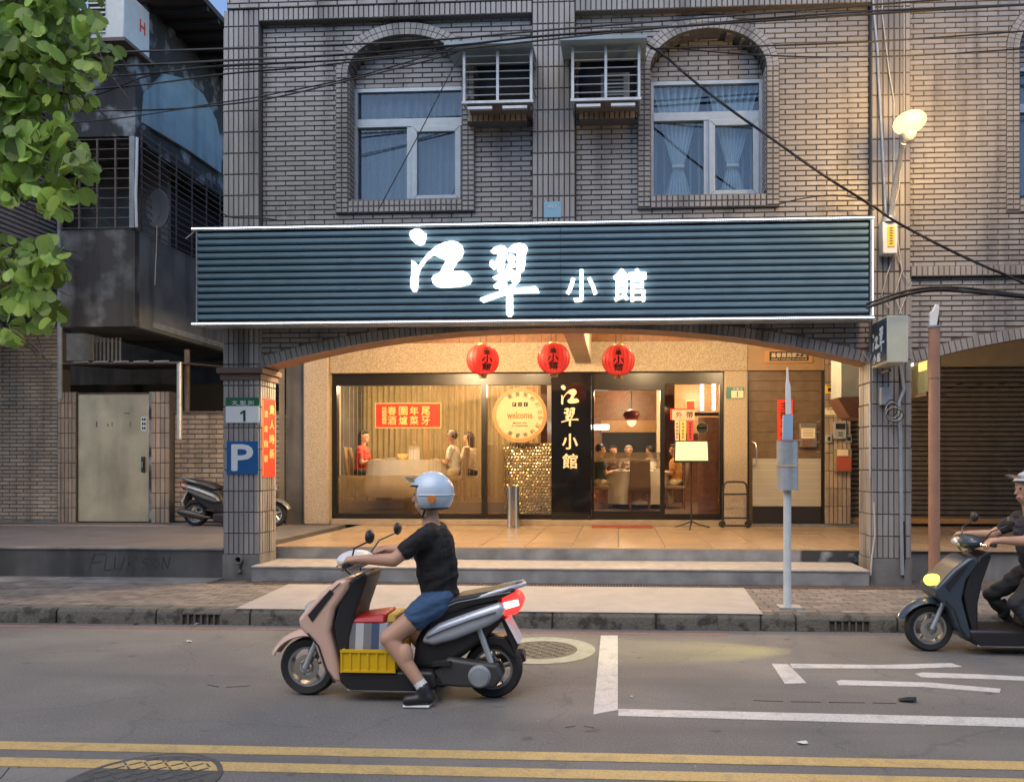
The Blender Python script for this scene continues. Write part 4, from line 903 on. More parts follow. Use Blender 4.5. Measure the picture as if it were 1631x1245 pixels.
# arcade downlights (the lamps that warm the arcade)
for i, (lx, ly, lb) in enumerate(((-3.05, 10.0, 'ceiling globe lamp in the arcade near the left pillar'), (-1.7, 11.0, 'ceiling globe lamp in the arcade left of the beam'), (.5, 11.0, 'ceiling globe lamp in the arcade right of the beam'), (2.1, 10.5, 'ceiling globe lamp in the arcade near the side door'))):
    t = thing('ceiling_lamp', lb, 'lamp', (lx, ly, CEZ - .05), 0, 'arcade globe lamps')
    MB().lathe([(.001, .05), (.07, .05), (.07, -.02), (.001, -.02)], n=24).obj('base', M['white'], t, local=True); MB().ell((0, 0, -.1), (.11, .11, .085), 20, 12).obj('globe', M['down'], t, local=True, smooth=1)
    ld = bpy.data.lights.new('lamp', 'POINT'); ld.energy = (135, 36, 36, 46)[i]; ld.color = (1, .70, .38); ld.shadow_soft_size = .1
    lo = bpy.data.objects.new('lamp', ld); COL.link(lo); lo.parent = t; lo.location = (0, 0, -.3)
# ================================================================== DINING ROOM
RF, RC = .62, 3.35; RY0, RY1 = Ys + .26, 18.2; RX0, RX1 = X(527, Ys) - .15, X(1190, Ys) - .05
room = thing('dining_room', 'warm lit dining room seen through the shop windows', 'room', (X(840, 15), 15, RF))
MB().box(RX0 - .8, RX1 + 1.2, RY0, RY1, RF - .1, RF).obj('floor', M['floorin'], room)
MB().box(RX0 - .8, RX1 + 1.2, RY0, RY1, RC, RC + .1).obj('ceiling', mat('interior ceiling', (.2, .14, .085), .7), room)
MB().box(RX0 - .9, RX0 - .8, RY0, RY1, RF - .1, RC + .1).obj('wall', M['wallin'], room); MB().box(RX1 + 1.2, RX1 + 1.3, RY0, RY1, RF - .1, RC + .1).obj('wall', M['wood'], room)
MB().box(RX0 - .9, RX1 + 1.3, RY1, RY1 + .1, RF - .1, RC + .1).obj('wall', M['wood'], room)
pxw = X(874, 14.5); MB().box(pxw - .06, pxw + .06, RY0 + .3, 16.2, RF, RC).obj('partition', M['wood'], room)
# pleated curtain wall at the back of the left room
cy0 = 16.1; cx0, cx1 = X(530, cy0) - .3, pxw - .06
MB().grid(lambda u, v: (cx0 + (cx1 - cx0) * u, cy0 + .035 * math.sin(u * 260) + .015 * math.sin(u * 71), RF + (RC - RF) * v), 420, 1).obj('pleated_curtain', M['curtain'], room, smooth=1)
for k in range(30):   # string curtain just behind the glass
    xx = X(540, 13.6) + (X(764, 13.6) - X(540, 13.6)) * (k + random.uniform(-.3, .3)) / 30; MB().box(xx - .0025, xx + .0025, 13.6, 13.606, RF + .1, RC).obj('string', M['curtain'], room)
MB().box(X(960, 18), X(1045, 18), RY1 - .12, RY1 - .02, RF, Z(1000, 688, 18)).obj('dark_opening', M['dark'], room); MB().box(X(957, 18), X(1048, 18), RY1 - .1, RY1 - .01, Z(1000, 688, 18) + .003, Z(1000, 669, 18)).obj('wood_fascia', M['woodl'], room)
MB().box(X(1046, 17.5), X(1056, 17.5), 17.4, 17.8, RF, RC).obj('column', M['cream'], room)
MB().box(X(1112, 14.2), X(1150, 14.2), 14.1, 14.2, RF, Z(1130, 665, 14.2)).obj('cabinet', M['wood'], room)
MB().box(X(1075, 16.5), X(1160, 16.5), 16.5, 16.6, Z(1100, 690, 16.5), RC).obj('wood_wall', M['woodl'], room)
pf_ = tag(MB().box(X(1092, 16.4), X(1108, 16.4), 16.44, 16.47, Z(1100, 662, 16.4), Z(1100, 636, 16.4)).obj('framed_print', M['gold']), 'gold framed red print on the dining room wall', 'picture'); MB().box(X(1094, 16.4), X(1106, 16.4), 16.43, 16.4395, Z(1100, 660, 16.4), Z(1100, 639, 16.4)).obj('print', M['red'], pf_)
# lamps of the room
def pend(x, y, z, en, lb, col=(1, .72, .40), fx=True):
    t = thing('room_lamp', lb, 'lamp', (x, y, z)); MB().lathe([(.001, 0), (.11, 0), (.12, .04), (.001, .06)], n=20).obj('diffuser', M['down'], t, local=True)
    MB().cyl((0, 0, .06), (0, 0, RC - z), .006, n=5).obj('rod', M['black'], t, local=True)
    ld = bpy.data.lights.new('lamp', 'POINT'); ld.energy = en; ld.color = col; ld.shadow_soft_size = .12; lo = bpy.data.objects.new('lamp', ld); COL.link(lo); lo.parent = t; lo.location = (0, 0, -.14)
pend(X(618, 14.2), 14.2, 3.2, 36, 'warm spot lamp over the left of the window table'); pend(X(680, 14.3), 14.3, 3.2, 36, 'warm spot lamp over the right of the window table')
pend(X(840, 15), 15.0, 3.2, 24, 'warm lamp behind the welcome sign'); pend(X(1000, 16.2), 16.2, 3.2, 42, 'warm lamp over the round dining table'); pend(X(1125, 15.2), 15.2, 3.2, 24, 'warm lamp over the counter by the side pane')
for p, lb in (((1118, 634, 653, 15.0), 'left glowing tube lamp above the counter'), ((1137, 632, 653, 15.0), 'right glowing tube lamp above the counter')):
    x, z0_ = U(p[0], p[2], p[3]); z1_ = Z(p[0], p[1], p[3]) + .25; t = thing('tube_lamp', lb, 'lamp', (x, p[3], z0_)); MB().cyl((0, 0, 0), (0, 0, z1_ - z0_), .03, n=12).obj('tube', M['tube'], t, local=True); MB().cyl((0, 0, z1_ - z0_ + .001), (0, 0, RC - z0_), .006, n=5).obj('cord', M['black'], t, local=True)
x, z = U(1128, 657, 15.0); tag(MB().box(x - .32, x + .4, 14.9, 15.1, z - .06, z).obj('lamp_shelf', M['woodd'], bevel=.008), 'dark shelf below the tube lamps', 'shelf')
x, z = U(952, 680, 17); tag(MB().box(x - .22, x + .25, 16.95, 17.02, z - .05, z + .05).obj('ceiling_tube', M['tube']), 'white fluorescent fitting deep inside the doorway', 'lamp')
x, z = U(1006, 661, 15.5); t = thing('hanging_ornament', 'dark red hanging ornament above the dining table', 'ornament', (x, 15.5, z)); MB().ell((0, 0, 0), (.17, .17, .12), 16, 8).obj('body', mat('dark red lacquer', (.22, .03, .02), .4), t, local=True, smooth=1); MB().lathe([(.001, -.24), (.07, -.2), (.1, -.12), (.001, -.1)], n=12).obj('lamp_shade', emit('orange shade', (1, .5, .2), 1.2), t, local=True, smooth=1); MB().cyl((0, 0, .1), (0, 0, RC - z), .008, n=5).obj('cord', M['black'], t, local=True)
# tables
def round_table(x, y, zf, r, h, label, group=None):
    t = thing('dining_table', label, 'table', (x, y, zf)); n = 72; secs = []
    for k_, zz in ((1.0, h), (1.0, h - .015), (1.03, h - .12), (1.06, h - .38), (1.08, h - .68)):
        a_ = .0 if zz > h - .02 else .028 * (h - zz) / .6; secs.append([((r * k_ + a_ * math.sin(i * 2 * math.pi / n * 16 + 1.5 * math.sin(i * .4)) * r) * math.cos(2 * math.pi * i / n), (r * k_ + a_ * math.sin(i * 2 * math.pi / n * 16 + 1.5 * math.sin(i * .4)) * r) * math.sin(2 * math.pi * i / n), zz) for i in range(n)])
    mb = MB(); mb.add([p for q in secs for p in q], [(i * n + k, i * n + (k + 1) % n, (i + 1) * n + (k + 1) % n, (i + 1) * n + k) for i in range(4) for k in range(n)] + [tuple(range(n))]); mb.obj('tablecloth', M['cloth'], t, local=True, smooth=50)
    MB().lathe([(.001, h - .03), (r * .98, h - .03), (r * .98, h - .006), (.001, h - .006)], n=40).obj('tabletop', M['wood'], t, local=True); MB().lathe([(.05, .02), (.05, h - .03)], n=12).obj('pedestal', M['wood'], t, local=True); MB().lathe([(.001, 0), (.3, 0), (.28, .03), (.001, .05)], n=20).obj('foot', M['wood'], t, local=True)
    return t
LF = .84
dais = struct(MB().box(RX0 - .79, pxw - .07, Ys + .7, 16.05, RF + .001, LF).obj('raised_floor', M['floorin']))
round_table(X(650, 14.15), 14.15, LF, .74, .78, 'white clothed round table behind the big window')
round_table(X(1014, 16.1), 16.1, RF, .72, .78, 'white clothed round table seen through the door')
def dish(x, y, z, r, m_, label, cat, h=.05): tag(MB().lathe([(.001, 0), (r * .5, 0), (r, h), (r * .93, h), (r * .45, .012), (.001, .012)], (x, y, z), 20).obj('bowl', m_, smooth=40), label, cat)
tx_, tz_ = X(650, 14.15), LF + .78
dish(tx_ - .28, 13.9, tz_, .12, M['white'], 'shallow white plate at the left of the window table', 'plate', .03); dish(tx_ - .05, 13.95, tz_, .1, M['gold'], 'round ochre pot in the middle of the window table', 'bowl', .11)
t = thing('paper_bag', 'white paper bag standing on the window table', 'bag', (tx_ + .16, 14.0, tz_)); MB().hexa([(-.09, -.05, 0), (.09, -.05, 0), (.09, .05, 0), (-.09, .05, 0), (-.095, -.03, .26), (.095, -.03, .26), (.095, .03, .26), (-.095, .03, .26)]).obj('body', M['white'], t, local=True); MB().tube([(-.04, -.02, .26), (-.035, -.02, .33), (.035, -.02, .33), (.04, -.02, .26)], .004).obj('handle', M['cream'], t, local=True)
for k, (dx, dy, r, lb) in enumerate(((-.35, -.25, .11, 'dish at the left of the door table'), (.1, -.4, .12, 'dish at the near side of the door table'), (.42, -.1, .1, 'dish at the right of the door table'))): dish(X(1014, 16.1) + dx, 16.1 + dy, RF + .78, r, M['white'], lb, 'plate', .04)
def chair():
    t = thing('dining_chair', 'c', 'chair', (0, 0, 0), 0, 'brown dining chairs'); ft_ = mat('brown chair fabric', (.36, .26, .16), .8, noise=.3)
    MB().box(-.22, .22, -.22, .2, .40, .47).obj('seat', ft_, t, local=True, bevel=.02); MB().hexa([(-.21, .17, .44), (.21, .17, .44), (.21, .23, .44), (-.21, .23, .44), (-.2, .24, 1.02), (.2, .24, 1.02), (.2, .29, 1.02), (-.2, .29, 1.02)]).obj('backrest', ft_, t, local=True, bevel=.02)
    for sx in (-.19, .19):
        for sy in (-.18, .18): MB().hexa([(sx - .016, sy - .016, 0), (sx + .016, sy - .016, 0), (sx + .016, sy + .016, 0), (sx - .016, sy + .016, 0), (sx - .024, sy - .024, .4), (sx + .024, sy - .024, .4), (sx + .024, sy + .024, .4), (sx - .024, sy + .024, .4)]).obj('leg', M['wood'], t, local=True)
    return t
ch0 = chair()
CH = [(X(1019, 15.15), 15.15, RF, math.pi, 'empty high backed chair with its back to the door'), (X(953, 15.6), 15.6, RF, math.pi / 2, 'chair under the left diner seen through the door'), (X(1075, 15.7), 15.7, RF, -math.pi / 2, 'chair under the right diner seen through the side pane'), (X(575, 14.2), 14.2, LF, math.pi / 2, 'chair under the diner in red'), (X(722, 14.2), 14.2, LF, -math.pi / 2, 'chair under the diner in the cap')]
for i, (x, y, z, r, lb) in enumerate(CH):
    o = ch0 if i == 0 else copytree(ch0); o.location = (x, y, z); o.rotation_euler = (0, 0, r); o['label'] = lb
# ================================================================== MASS OF THE RESTAURANT, ALLEY BACKDROP
MB().box(LPX0 + .01, RPX1 - .01, YW + .37, 18.5, CEZ + .155, TOPZ - .02).obj('upper_storey', M['darkconc'], bd)
rh = thing('alley_backdrop', 'dark backdrop added at the back of the alley to block the sky', 'house', (-9, 18, AF))  # added dark box, closes off the sky behind the alley
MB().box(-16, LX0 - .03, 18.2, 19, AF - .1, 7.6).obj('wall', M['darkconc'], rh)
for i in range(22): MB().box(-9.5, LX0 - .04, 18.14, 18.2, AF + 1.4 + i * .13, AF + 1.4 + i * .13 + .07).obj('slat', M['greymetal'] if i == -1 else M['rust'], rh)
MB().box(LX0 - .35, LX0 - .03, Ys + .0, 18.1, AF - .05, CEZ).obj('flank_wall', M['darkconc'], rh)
# ================================================================== FAR LEFT BRICK HOUSE
lh = thing('brick_house', 'tan brick house at the far left behind the tree', 'house', (X(30, YAL), YAL, AF))
LBX1 = X(93, YAL); LBZ1 = Z(40, 520, YAL)
courses(lh, lambda v: [(-20, LBX1)], AF + .05, LBZ1, .262, .0695, .011, M['tile2'], front(YAL), nind=300, grout=M['grout'], gdepth=.3, u0=LBX1)
MB().box(-22, LBX1, YAL - .03, YAL + .3, AF, AF + .048).obj('base_course', M['conc'], lh)
MB().box(-22, LBX1 - .06, 9.2, YAL + .02, LBZ1 + .35, 12).obj('upper_floor', M['darkconc'], lh)
sdm = mat('grey siding', (.33, .29, .265), .7, noise=.4, nscale=4)
for i in range(60):
    z = LBZ1 + .55 + i * .085
    MB().prism([(LBX1 - .058, z + .008), (LBX1 - .02, z + .02), (LBX1 - .035, z + .08), (LBX1 - .058, z + .082)], 9.3, YAL - .02, 'y').obj('siding_board', sdm, lh)
# ================================================================== OLD CONCRETE HOUSE WITH BALCONY
Yb = 12.6; XF = X(215, Yb)
def FX(px, py, off=0.0):      # photo point on the flank plane x = XF
    a = (px - CX) / F; t = XF / (a * C_ - S_); return (t * (a * S_ + C_), H - t * (py - CY) / F)
oh = thing('old_house', 'stained concrete house with a caged balcony over the alley', 'house', (X(150, Yb), Yb, AF))
bx0 = X(97, Yb); pz0, pz1 = Z(150, 520, Yb), Z(150, 366, Yb)
MB().box(bx0, XF, Yb, Yb + .12, pz0, pz1).obj('balcony_front', mat('blackened balcony render', (.075, .072, .068), .85, noise=1, nscale=1.7, col2=(.19, .195, .19), bump=.3, bscale=30, streak=.7), oh)
MB().cyl((bx0 - .06, Yb + .05, AF + 2.2), (bx0 - .06, Yb + .05, 8.5), .04, n=10).obj('drain_pipe', M['greymetal'], oh)
MB().box(XF - .12, XF, Yb + .121, 17, pz0, pz1 - .0).obj('balcony_flank', mat('grey green concrete', (.22, .25, .25), .85, noise=.7, nscale=2, streak=.8), oh)
MB().box(XF + .001, XF + .04, Yb + .5, 17, pz0 + .05, pz0 + .16).obj('ledge', M['greymetal'], oh)
MB().box(bx0, XF - .13, Yb + .121, 17, pz0 + .0, pz0 + .1).obj('balcony_floor', M['darkconc'], oh)
gz1 = Z(150, 222, Yb)
MB().box(bx0 - .3, XF, Yb + .01, Yb + .4, gz1 + .05, 8.6).obj('upper_wall', M['mottle'], oh)
MB().box(XF - .3, XF - .05, Yb + .41, 18, gz1 + .02, 9.74).obj('upper_flank', M['mottle'], oh)
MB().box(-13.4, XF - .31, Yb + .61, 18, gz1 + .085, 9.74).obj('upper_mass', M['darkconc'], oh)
MB().box(-13.5, XF - .4, Yb + 1.6, Yb + 1.7, pz0, gz1 + .09).obj('rear_wall', mat('pale balcony wall', (.27, .26, .25), .8, noise=.6, nscale=2), oh)
pb = [FX(*p) for p in ((262, 118), (295, 126), (322, 150), (343, 190), (352, 235), (351, 276), (300, 240), (262, 217), (225, 195), (228, 150))]
MB().prism(pb, XF - .045, XF + .02, 'x').obj('blue_parapet', M['bluewall'], oh)
# balcony cages, bar by bar
fx0, fx1 = bx0 + .02, XF - .01
for k in range(5): xx = fx0 + (fx1 - fx0) * k / 4; MB().box(xx - .014, xx + .014, Yb - .03, Yb, pz1 + .01, gz1).obj('cage_post', M['rust'], oh)
for k in range(10): zz = pz1 + .02 + (gz1 - pz1 - .04) * k / 9; MB().box(fx0, fx1, Yb - .022, Yb - .01, zz, zz + .014).obj('cage_bar', M['rust'], oh)
MB().box(XF - .07, XF + .02, Yb - .05, Yb + .03, pz1 + .012, gz1 + .02).obj('corner_post', M['greymetal'], oh)
MB().tube([(XF + .06, Yb - .03, gz1), (XF + .05, Yb - .03, gz1 - .5), (XF + .035, Yb - .03, pz1 + .6), (XF + .05, Yb - .03, pz1 + .02)], .022).obj('torn_tape', M['white'], oh)
gt1 = FX(222, 197)[1]
for k in range(8): yy = Yb + .15 + k * .52; MB().box(XF + .0, XF + .02, yy, yy + .025, pz1, gt1 - .1).obj('cage_post', M['rust'], oh)
for k in range(15): zz = pz1 + .03 + (gt1 - pz1 - .2) * k / 14; MB().box(XF + .021, XF + .032, Yb + .1, 17, zz, zz + .016).obj('cage_bar', M['rust'], oh)
MB().box(XF - .6, XF - .5, Yb + 1.71, 17, pz1 - .3, gt1 + .4).obj('inner_flank', M['dark'], oh)
# eave
MB().box(XF - .4, XF + 1.0, 12.7, 18, 9.75, 9.85).obj('eave', mat('dark brown eave', (.075, .055, .045), .8, noise=.4), oh)
for k in range(14): MB().box(XF - .04, XF + .98, 12.75 + k * .38, 12.82 + k * .38, 9.66, 9.749).obj('rafter', M['dark'], oh)
# ground storey: doorway wall, piers, canopy
gw = thing('doorway_wall', 'tiled gate wall with piers and a low brick wall in the alley', 'wall', (X(200, YAL), YAL, AF))
D0, D1 = X(124, YAL), X(237, YAL); dtop = Z(180, 628, YAL); ptop = Z(180, 624, YAL)
upright(gw, LBX1 + .01, D0 - .012, AF + .001, ptop, YAL - .03, nind=40, gd=.3, gname='pier', m='tile2', nt=5, lt=.27)
upright(gw, D1 + .07, X(272, YAL), AF + .001, ptop, YAL - .03, nind=40, gd=.3, gname='pier', m='tile2', nt=4, lt=.27)
MB().box(D1 + .005, D1 + .069, YAL + .0, YAL + .2, AF, ptop).obj('rough_jamb', M['mottle'], gw)
lwz = Z(300, 657, YAL)
courses(gw, lambda v: [(X(272, YAL) + .01, LX0 - .01)], AF + .02, lwz, .265, .088, .014, M['tile2'], front(YAL + .1), nind=300, grout=M['grout'], gdepth=.2, gname='low_wall', u0=X(272, YAL))
MB().box(X(272, YAL) + .012, LX0 - .012, YAL + .07, YAL + .31, lwz + .001, lwz + .03).obj('coping', M['rust'], gw)
dr_ = thing('metal_door', 'scuffed brassy sheet metal door in the alley gate wall', 'door', ((D0 + D1) / 2, YAL, AF))
MB().box(D0, D1, YAL - .0, YAL + .04, AF + .02, dtop).obj('leaf', M['brass'], dr_, bevel=.004)
MB().box(D0 - .01, D1 + .004, YAL - .01, YAL + .06, dtop + .001, dtop + .03).obj('lintel', M['rust'], dr_)
def dpx(px0, px1, py0, py1, d, m_, nm): pc = (px0 + px1) / 2; MB().box(X(px0, YAL), X(px1, YAL), YAL - d, YAL - .0005, Z(pc, py1, YAL), Z(pc, py0, YAL)).obj(nm, m_, dr_)
dpx(226.5, 231, 727, 752, .03, M['plasticb'], 'lock'); dpx(228, 230, 735, 745, .05, M['steel'], 'handle'); dpx(225, 233, 664, 686, .004, M['signwhite'], 'sticker_sheet')
for i in range(2):
    for j in range(3): dpx(226.3 + i * 3.4, 228.8 + i * 3.4, 665.5 + j * 7, 670 + j * 7, .006, M['ink'], 'sticker')
for p in ((153, 671, 3, 9), (171, 675, 3, 4), (178, 672, 2, 7), (207, 671, 2, 9), (198, 657, 14, 2)): dpx(p[0], p[0] + p[2] * .6, p[1], p[1] + p[3], .0015, M['rust'], 'scrape')
cn = thing('alley_canopy', 'rusty sheet canopy with a pale edge over the metal door', 'canopy', (X(190, 12.9), 12.9, AF))
zc_ = Z(190, 578, 12.9)
MB().hexa([(X(85, 12.9), 12.85, zc_ - .02), (X(288, 12.9), 12.85, zc_ - .02), (X(288, 12.9), 15, zc_ + .15), (X(85, 12.9), 15, zc_ + .15), (X(85, 12.9), 12.85, zc_ + .01), (X(288, 12.9), 12.85, zc_ + .01), (X(288, 12.9), 15, zc_ + .18), (X(85, 12.9), 15, zc_ + .18)]).obj('sheet', M['rust'], cn)
for k in range(5): x0 = X(128 + k * 32, 12.85); MB().cyl((x0 - .12, 12.84, zc_ + .012), (x0 + .15, 12.84, zc_ + .018), .014, n=6).obj('edge_strip', M['galv'], cn)
MB().cyl((X(286, 12.9), 12.9, AF + 1.5), (X(286, 12.9), 12.9, zc_), .045, n=10).obj('post', M['galv'], cn)
MB().cyl((X(298, 13.4), 13.4, AF + 1.5), (X(298, 13.4), 13.4, zc_ + .3), .05, n=10).obj('post', M['rust'], cn)
MB().box(X(97, 13.4), X(147, 13.4), 13.4, 13.45, zc_ + .12, zc_ + .62).obj('grey_panel', M['greymetal'], cn)
for k in range(7): xx = X(153 + k * 6.3, 13.5); MB().box(xx - .012, xx + .012, 13.5, 13.52, zc_ + .12, zc_ + .55).obj('railing_bar', M['galv'], cn)
MB().box(X(95, 14.6), X(357, 14.6), 14.6, 14.7, AF, zc_ - .2).obj('back_screen', M['dark'], cn)
# air conditioners on the upper ledge, dish
ac = thing('air_conditioner', 'white outdoor air conditioner with red mark on the upper ledge', 'air conditioner', (X(180, 12.2), 12.2, 8.3))
z0_ = Z(180, 62, 12.2); ax0, ax1 = X(140, 12.2), X(165, 12.2)
MB().box(ax0, ax1 + .35, 12.2, 12.9, z0_, z0_ + .85).obj('casing', M['white'], ac, bevel=.02)
MB().box(ax1 - .26, ax1 + .03, 12.19, 12.199, z0_ + .1, z0_ + .8).obj('fan_recess', M['ink'], ac)
for k in range(9): MB().box(ax1 - .27, ax1 + .04, 12.175, 12.189, z0_ + .1 + k * .08, z0_ + .125 + k * .08).obj('grille_bar', M['white'], ac)
for q in ((.30, .38, .40), (.30, .38, .52)): pass
for b_ in ((12.62, 12.65, .36, .58), (12.74, 12.77, .36, .58), (12.651, 12.739, .45, .49)): MB().box(ax1 + .351, ax1 + .355, b_[0], b_[1], z0_ + b_[2], z0_ + b_[3]).obj('red_mark', M['red'], ac)
MB().box(ax0 - .1, ax1 + .4, 12.15, Yb + .4, z0_ - .06, z0_ - .002).obj('bracket', M['rust'], ac)
ac2 = thing('air_conditioner', 'smaller shaded air conditioner right of the white one', 'air conditioner', (X(225, 13.2), 13.2, 8.4))
z0_ = Z(225, 74, 13.2); x0 = X(214, 13.2); MB().box(x0, x0 + .32, 13.2, 13.8, z0_, z0_ + .42).obj('casing', M['white'], ac2, bevel=.015); MB().box(x0 + .02, x0 + .2, 13.19, 13.199, z0_ + .04, z0_ + .38).obj('fan_recess', M['ink'], ac2)
for k in range(5): MB().box(x0 + .015, x0 + .205, 13.18, 13.189, z0_ + .06 + k * .07, z0_ + .075 + k * .07).obj('grille_bar', M['white'], ac2)
ds = thing('satellite_dish', 'dark grey oval satellite dish on the balcony cage', 'satellite dish', (XF + .15, 13.0, Z(232, 330, 12.9)))
mb = MB(); mb.lathe([(.001, .06), (.2, .04), (.34, 0), (.35, .01), (.2, .06), (.001, .08)], (0, 0, 0), 28, 'y'); mb.v = [(p[0] * .62, p[1], p[2]) for p in mb.v]
mb.obj('reflector', mat('dark grey dish', (.08, .09, .1), .6), ds, local=True, smooth=50); MB().cyl((0, .05, -.1), (-.12, .1, -.55), .02, n=8).obj('mount', M['rust'], ds, local=True); MB().tube([(0, -.02, -.3), (-.02, 0, -.7), (-.04, 0, -1.1), (-.05, 0, -1.35)], .008).obj('cable', M['cablew'], ds, local=True)
# ================================================================== RIGHT HAND BUILDING
rb = thing('right_building', 'brown tiled neighbouring building with a roller shutter at right', 'building', (X(1560, YP), YP, AF))
RX_ = RPX1 + .002; REND = RX_ + 7.0
WINR = w3((1621, 1800, 78, 10, 95, 318)); save = WIN3; 
B0, B1 = Z(1540, 440, YP), Z(1540, 423, YP)
def rwall(z):
    x0, x1, sy, ay, ft, fb = WINR; iv = [(RX_, REND)]
    if fb <= z <= sy: iv = sub(iv, x0, x1)
    elif sy < z < ay: k = (x1 - x0) / 2 * math.sqrt(max(0, 1 - ((z - sy) / (ay - sy)) ** 2)); c_ = (x0 + x1) / 2; iv = sub(iv, c_ - k, c_ + k)
    return iv
courses(rb, rwall, B1 + .004, TOPZ, PUB, PVB, GAP, M['tile'], front(YW - .03), nind=200, grout=M['grout'], gdepth=.25, u0=RX_ + .05)
arch_window(rb, WINR, 2, right=False)
upright(rb, RX_, REND, B0, B1, YP - .01, nind=30, lt=B1 - B0, name='soldier_tile', gd=.12, gname='band')
RM = RX_ + AHW
def farch(x): return archz(x, RM, AHW)
big_arch(rb, RX_, REND - .5, farch, B0 - .004, YP + .05, 60)
MB().box(RX_, REND, YW + .36, 18, CEZ + .15, TOPZ).obj('upper_storey', M['darkconc'], rb)
MB().box(RX_ + .3, REND, YP + .43, YSH + .5, CEZ + .0, CEZ + .14).obj('arcade_ceiling', M['plaster'], rb)
shz = Z(1550, 583, YSH)
MB().box(X(1355, Ys), REND + 3, Ys + .02, Ys + .3, shz, CEZ).obj('shutter_box', mat('tan fascia', (.30, .25, .17), .6, noise=.3), rb)
rs = tag(MB().box(X(1355, Ys), REND + 3, Ys + .2, Ys + .3, AF, shz - .001).obj('roller_shutter', M['dark']), 'closed brown roller shutter of the right hand shop', 'shutter')
nsl = 32
for i in range(nsl):
    z = AF + .02 + (shz - AF - .02) * i / nsl; h_ = (shz - AF - .02) / nsl
    MB().prism([(Ys + .19, z + .004), (Ys + .155, z + .015), (Ys + .15, z + h_ * .6), (Ys + .185, z + h_ - .004)], X(1356, Ys), REND + 3, 'x').obj('slat', M['shutter'], rs)
for j in range(2):
    for k in range(7): xx = X(1500 + k * 34 + j * 17, Ys); zz = Z(1550, 610 + j * 6 + (k % 2) * 0, Ys); MB().box(xx - .05, xx + .05, Ys + .143, Ys + .149, zz - .012, zz + .012).obj('slot', M['ink'], rs)
MB().box(X(1356, Ys), REND + 3, Ys + .1, Ys + .149, Z(1500, 834, Ys), Z(1500, 826, Ys)).obj('bottom_bar', M['woodl'], rs)
# ================================================================== CAGES FOR WINDOW UNITS
def cage(px0, px1, py0, py1, cvx0, cvx1, cvy, label, unit):
    Y = 8.62; t = thing('window_cage', label, 'cage', (X((px0 + px1) / 2, Y), YP, Z(px0, py1, Y)), 0, 'air conditioner cages')
    x0, x1 = X(px0, Y), X(px1, Y); pc = (px0 + px1) / 2; z0, z1 = Z(pc, py1, Y), Z(pc, py0, Y)
    MB().hexa([(X(cvx0, Y), Y - .12, z1 + .01), (X(cvx1, Y), Y - .12, z1 + .01), (X(cvx1, Y), YW - .02, z1 + .06), (X(cvx0, Y), YW - .02, z1 + .06), (X(cvx0, Y), Y - .12, z1 + .05), (X(cvx1, Y), Y - .12, z1 + .05), (X(cvx1, Y), YW - .02, z1 + .10), (X(cvx0, Y), YW - .02, z1 + .10)]).obj('cover', mat('blue grey cover', (.3, .4, .47), .5, noise=.4), t)
    for xx in (x0, (x0 + x1) / 2 - .015, x1 - .03): MB().box(xx, xx + .03, Y, Y + .03, z0 + .032, z1).obj('upright', M['galv'], t)
    MB().box(x0 - .01, x1 + .01, Y - .002, Y + .032, z0, z0 + .03).obj('rail', M['galv'], t)
    for k in range(6): zz = z0 + .1 + (z1 - z0 - .12) * k / 5.4; MB().cyl((x0 + .03, Y + .015, zz), (x1 - .03, Y + .015, zz), .008, n=6).obj('bar', M['galv'], t)
    for xx in (x0 + .005, x1 - .005):
        for zz in (z0 + .015, z0 + .25, z1 - .03): MB().cyl((xx, Y + .03, zz), (xx, YW, zz), .011, n=6).obj('side_bar', M['galv'], t)
    for k in range(2): MB().box(x0 + .06 + k * (x1 - x0) / 2, x0 + (k + 1) * (x1 - x0) / 2 - .06, Y - .02, Y + .02, z0 - .075, z0 - .045).obj('drip_tray', M['galv'], t)
    MB().box(x0 + .04, x1 - .04, Y + .03, YW - .02, z0 - .01, z0 - .001).obj('floor', M['rust'], t)
    if unit:
        u = tag(MB().box(x0 + .33, x1 - .12, YW - .12, YW + .2, z0 + .06, z0 + .5).obj('window_unit', M['greymetal'], bevel=.012), 'grey window air conditioner inside the right cage', 'air conditioner')
        MB().box(x0 + .4, x1 - .19, YW - .13, YW - .121, z0 + .12, z0 + .44).obj('vent', M['ink'], u)
        for k in range(7): MB().box(x0 + .4, x1 - .19, YW - .14, YW - .131, z0 + .13 + k * .043, z0 + .15 + k * .043).obj('louvre', M['greymetal'], u)
cage(737, 848, 80, 164, 711, 849, 72, 'galvanised cage beside the left window, nothing in it', False)
cage(910, 1020, 73, 160, 893, 1030, 66, 'galvanised cage beside the right window, holding a grey unit', True)
# ================================================================== SIGNS ON THE LEFT PILLAR
yq = YP - .03
sn = thing('street_number_sign', 'green and white street number sign on the left pillar', 'sign', P3(386, 673, yq))
MB().box(X(359.5, yq), X(412.5, yq), yq, yq + .008, Z(386, 646.5, yq) + .001, Z(386, 633, yq)).obj('band', M['green'], sn); MB().box(X(359.5, yq), X(412.5, yq), yq, yq + .008, Z(386, 673, yq), Z(386, 646.5, yq)).obj('panel', M['signwhite'], sn)
x, z = U(387, 641, yq); text('lettering', '文 聖 街', M['signwhite'], sn, (x, yq - .002, z), .05, .28); x, z = U(387, 645.2, yq); text('lettering', 'Wensheng St.', M['signwhite'], sn, (x, yq - .002, z), .018, .18)
x, z = U(388, 662, yq); MB().prism([(x - .005, z - .068), (x + .025, z - .068), (x + .025, z + .068), (x, z + .068), (x - .045, z + .038), (x - .04, z + .015), (x - .005, z + .033)], yq - .003, yq - .0005).obj('numeral', mat('dark green ink', (.02, .05, .04), .5), sn)
pk = thing('parking_sign', 'square blue parking sign with a white P on the left pillar', 'sign', P3(386, 755, yq))
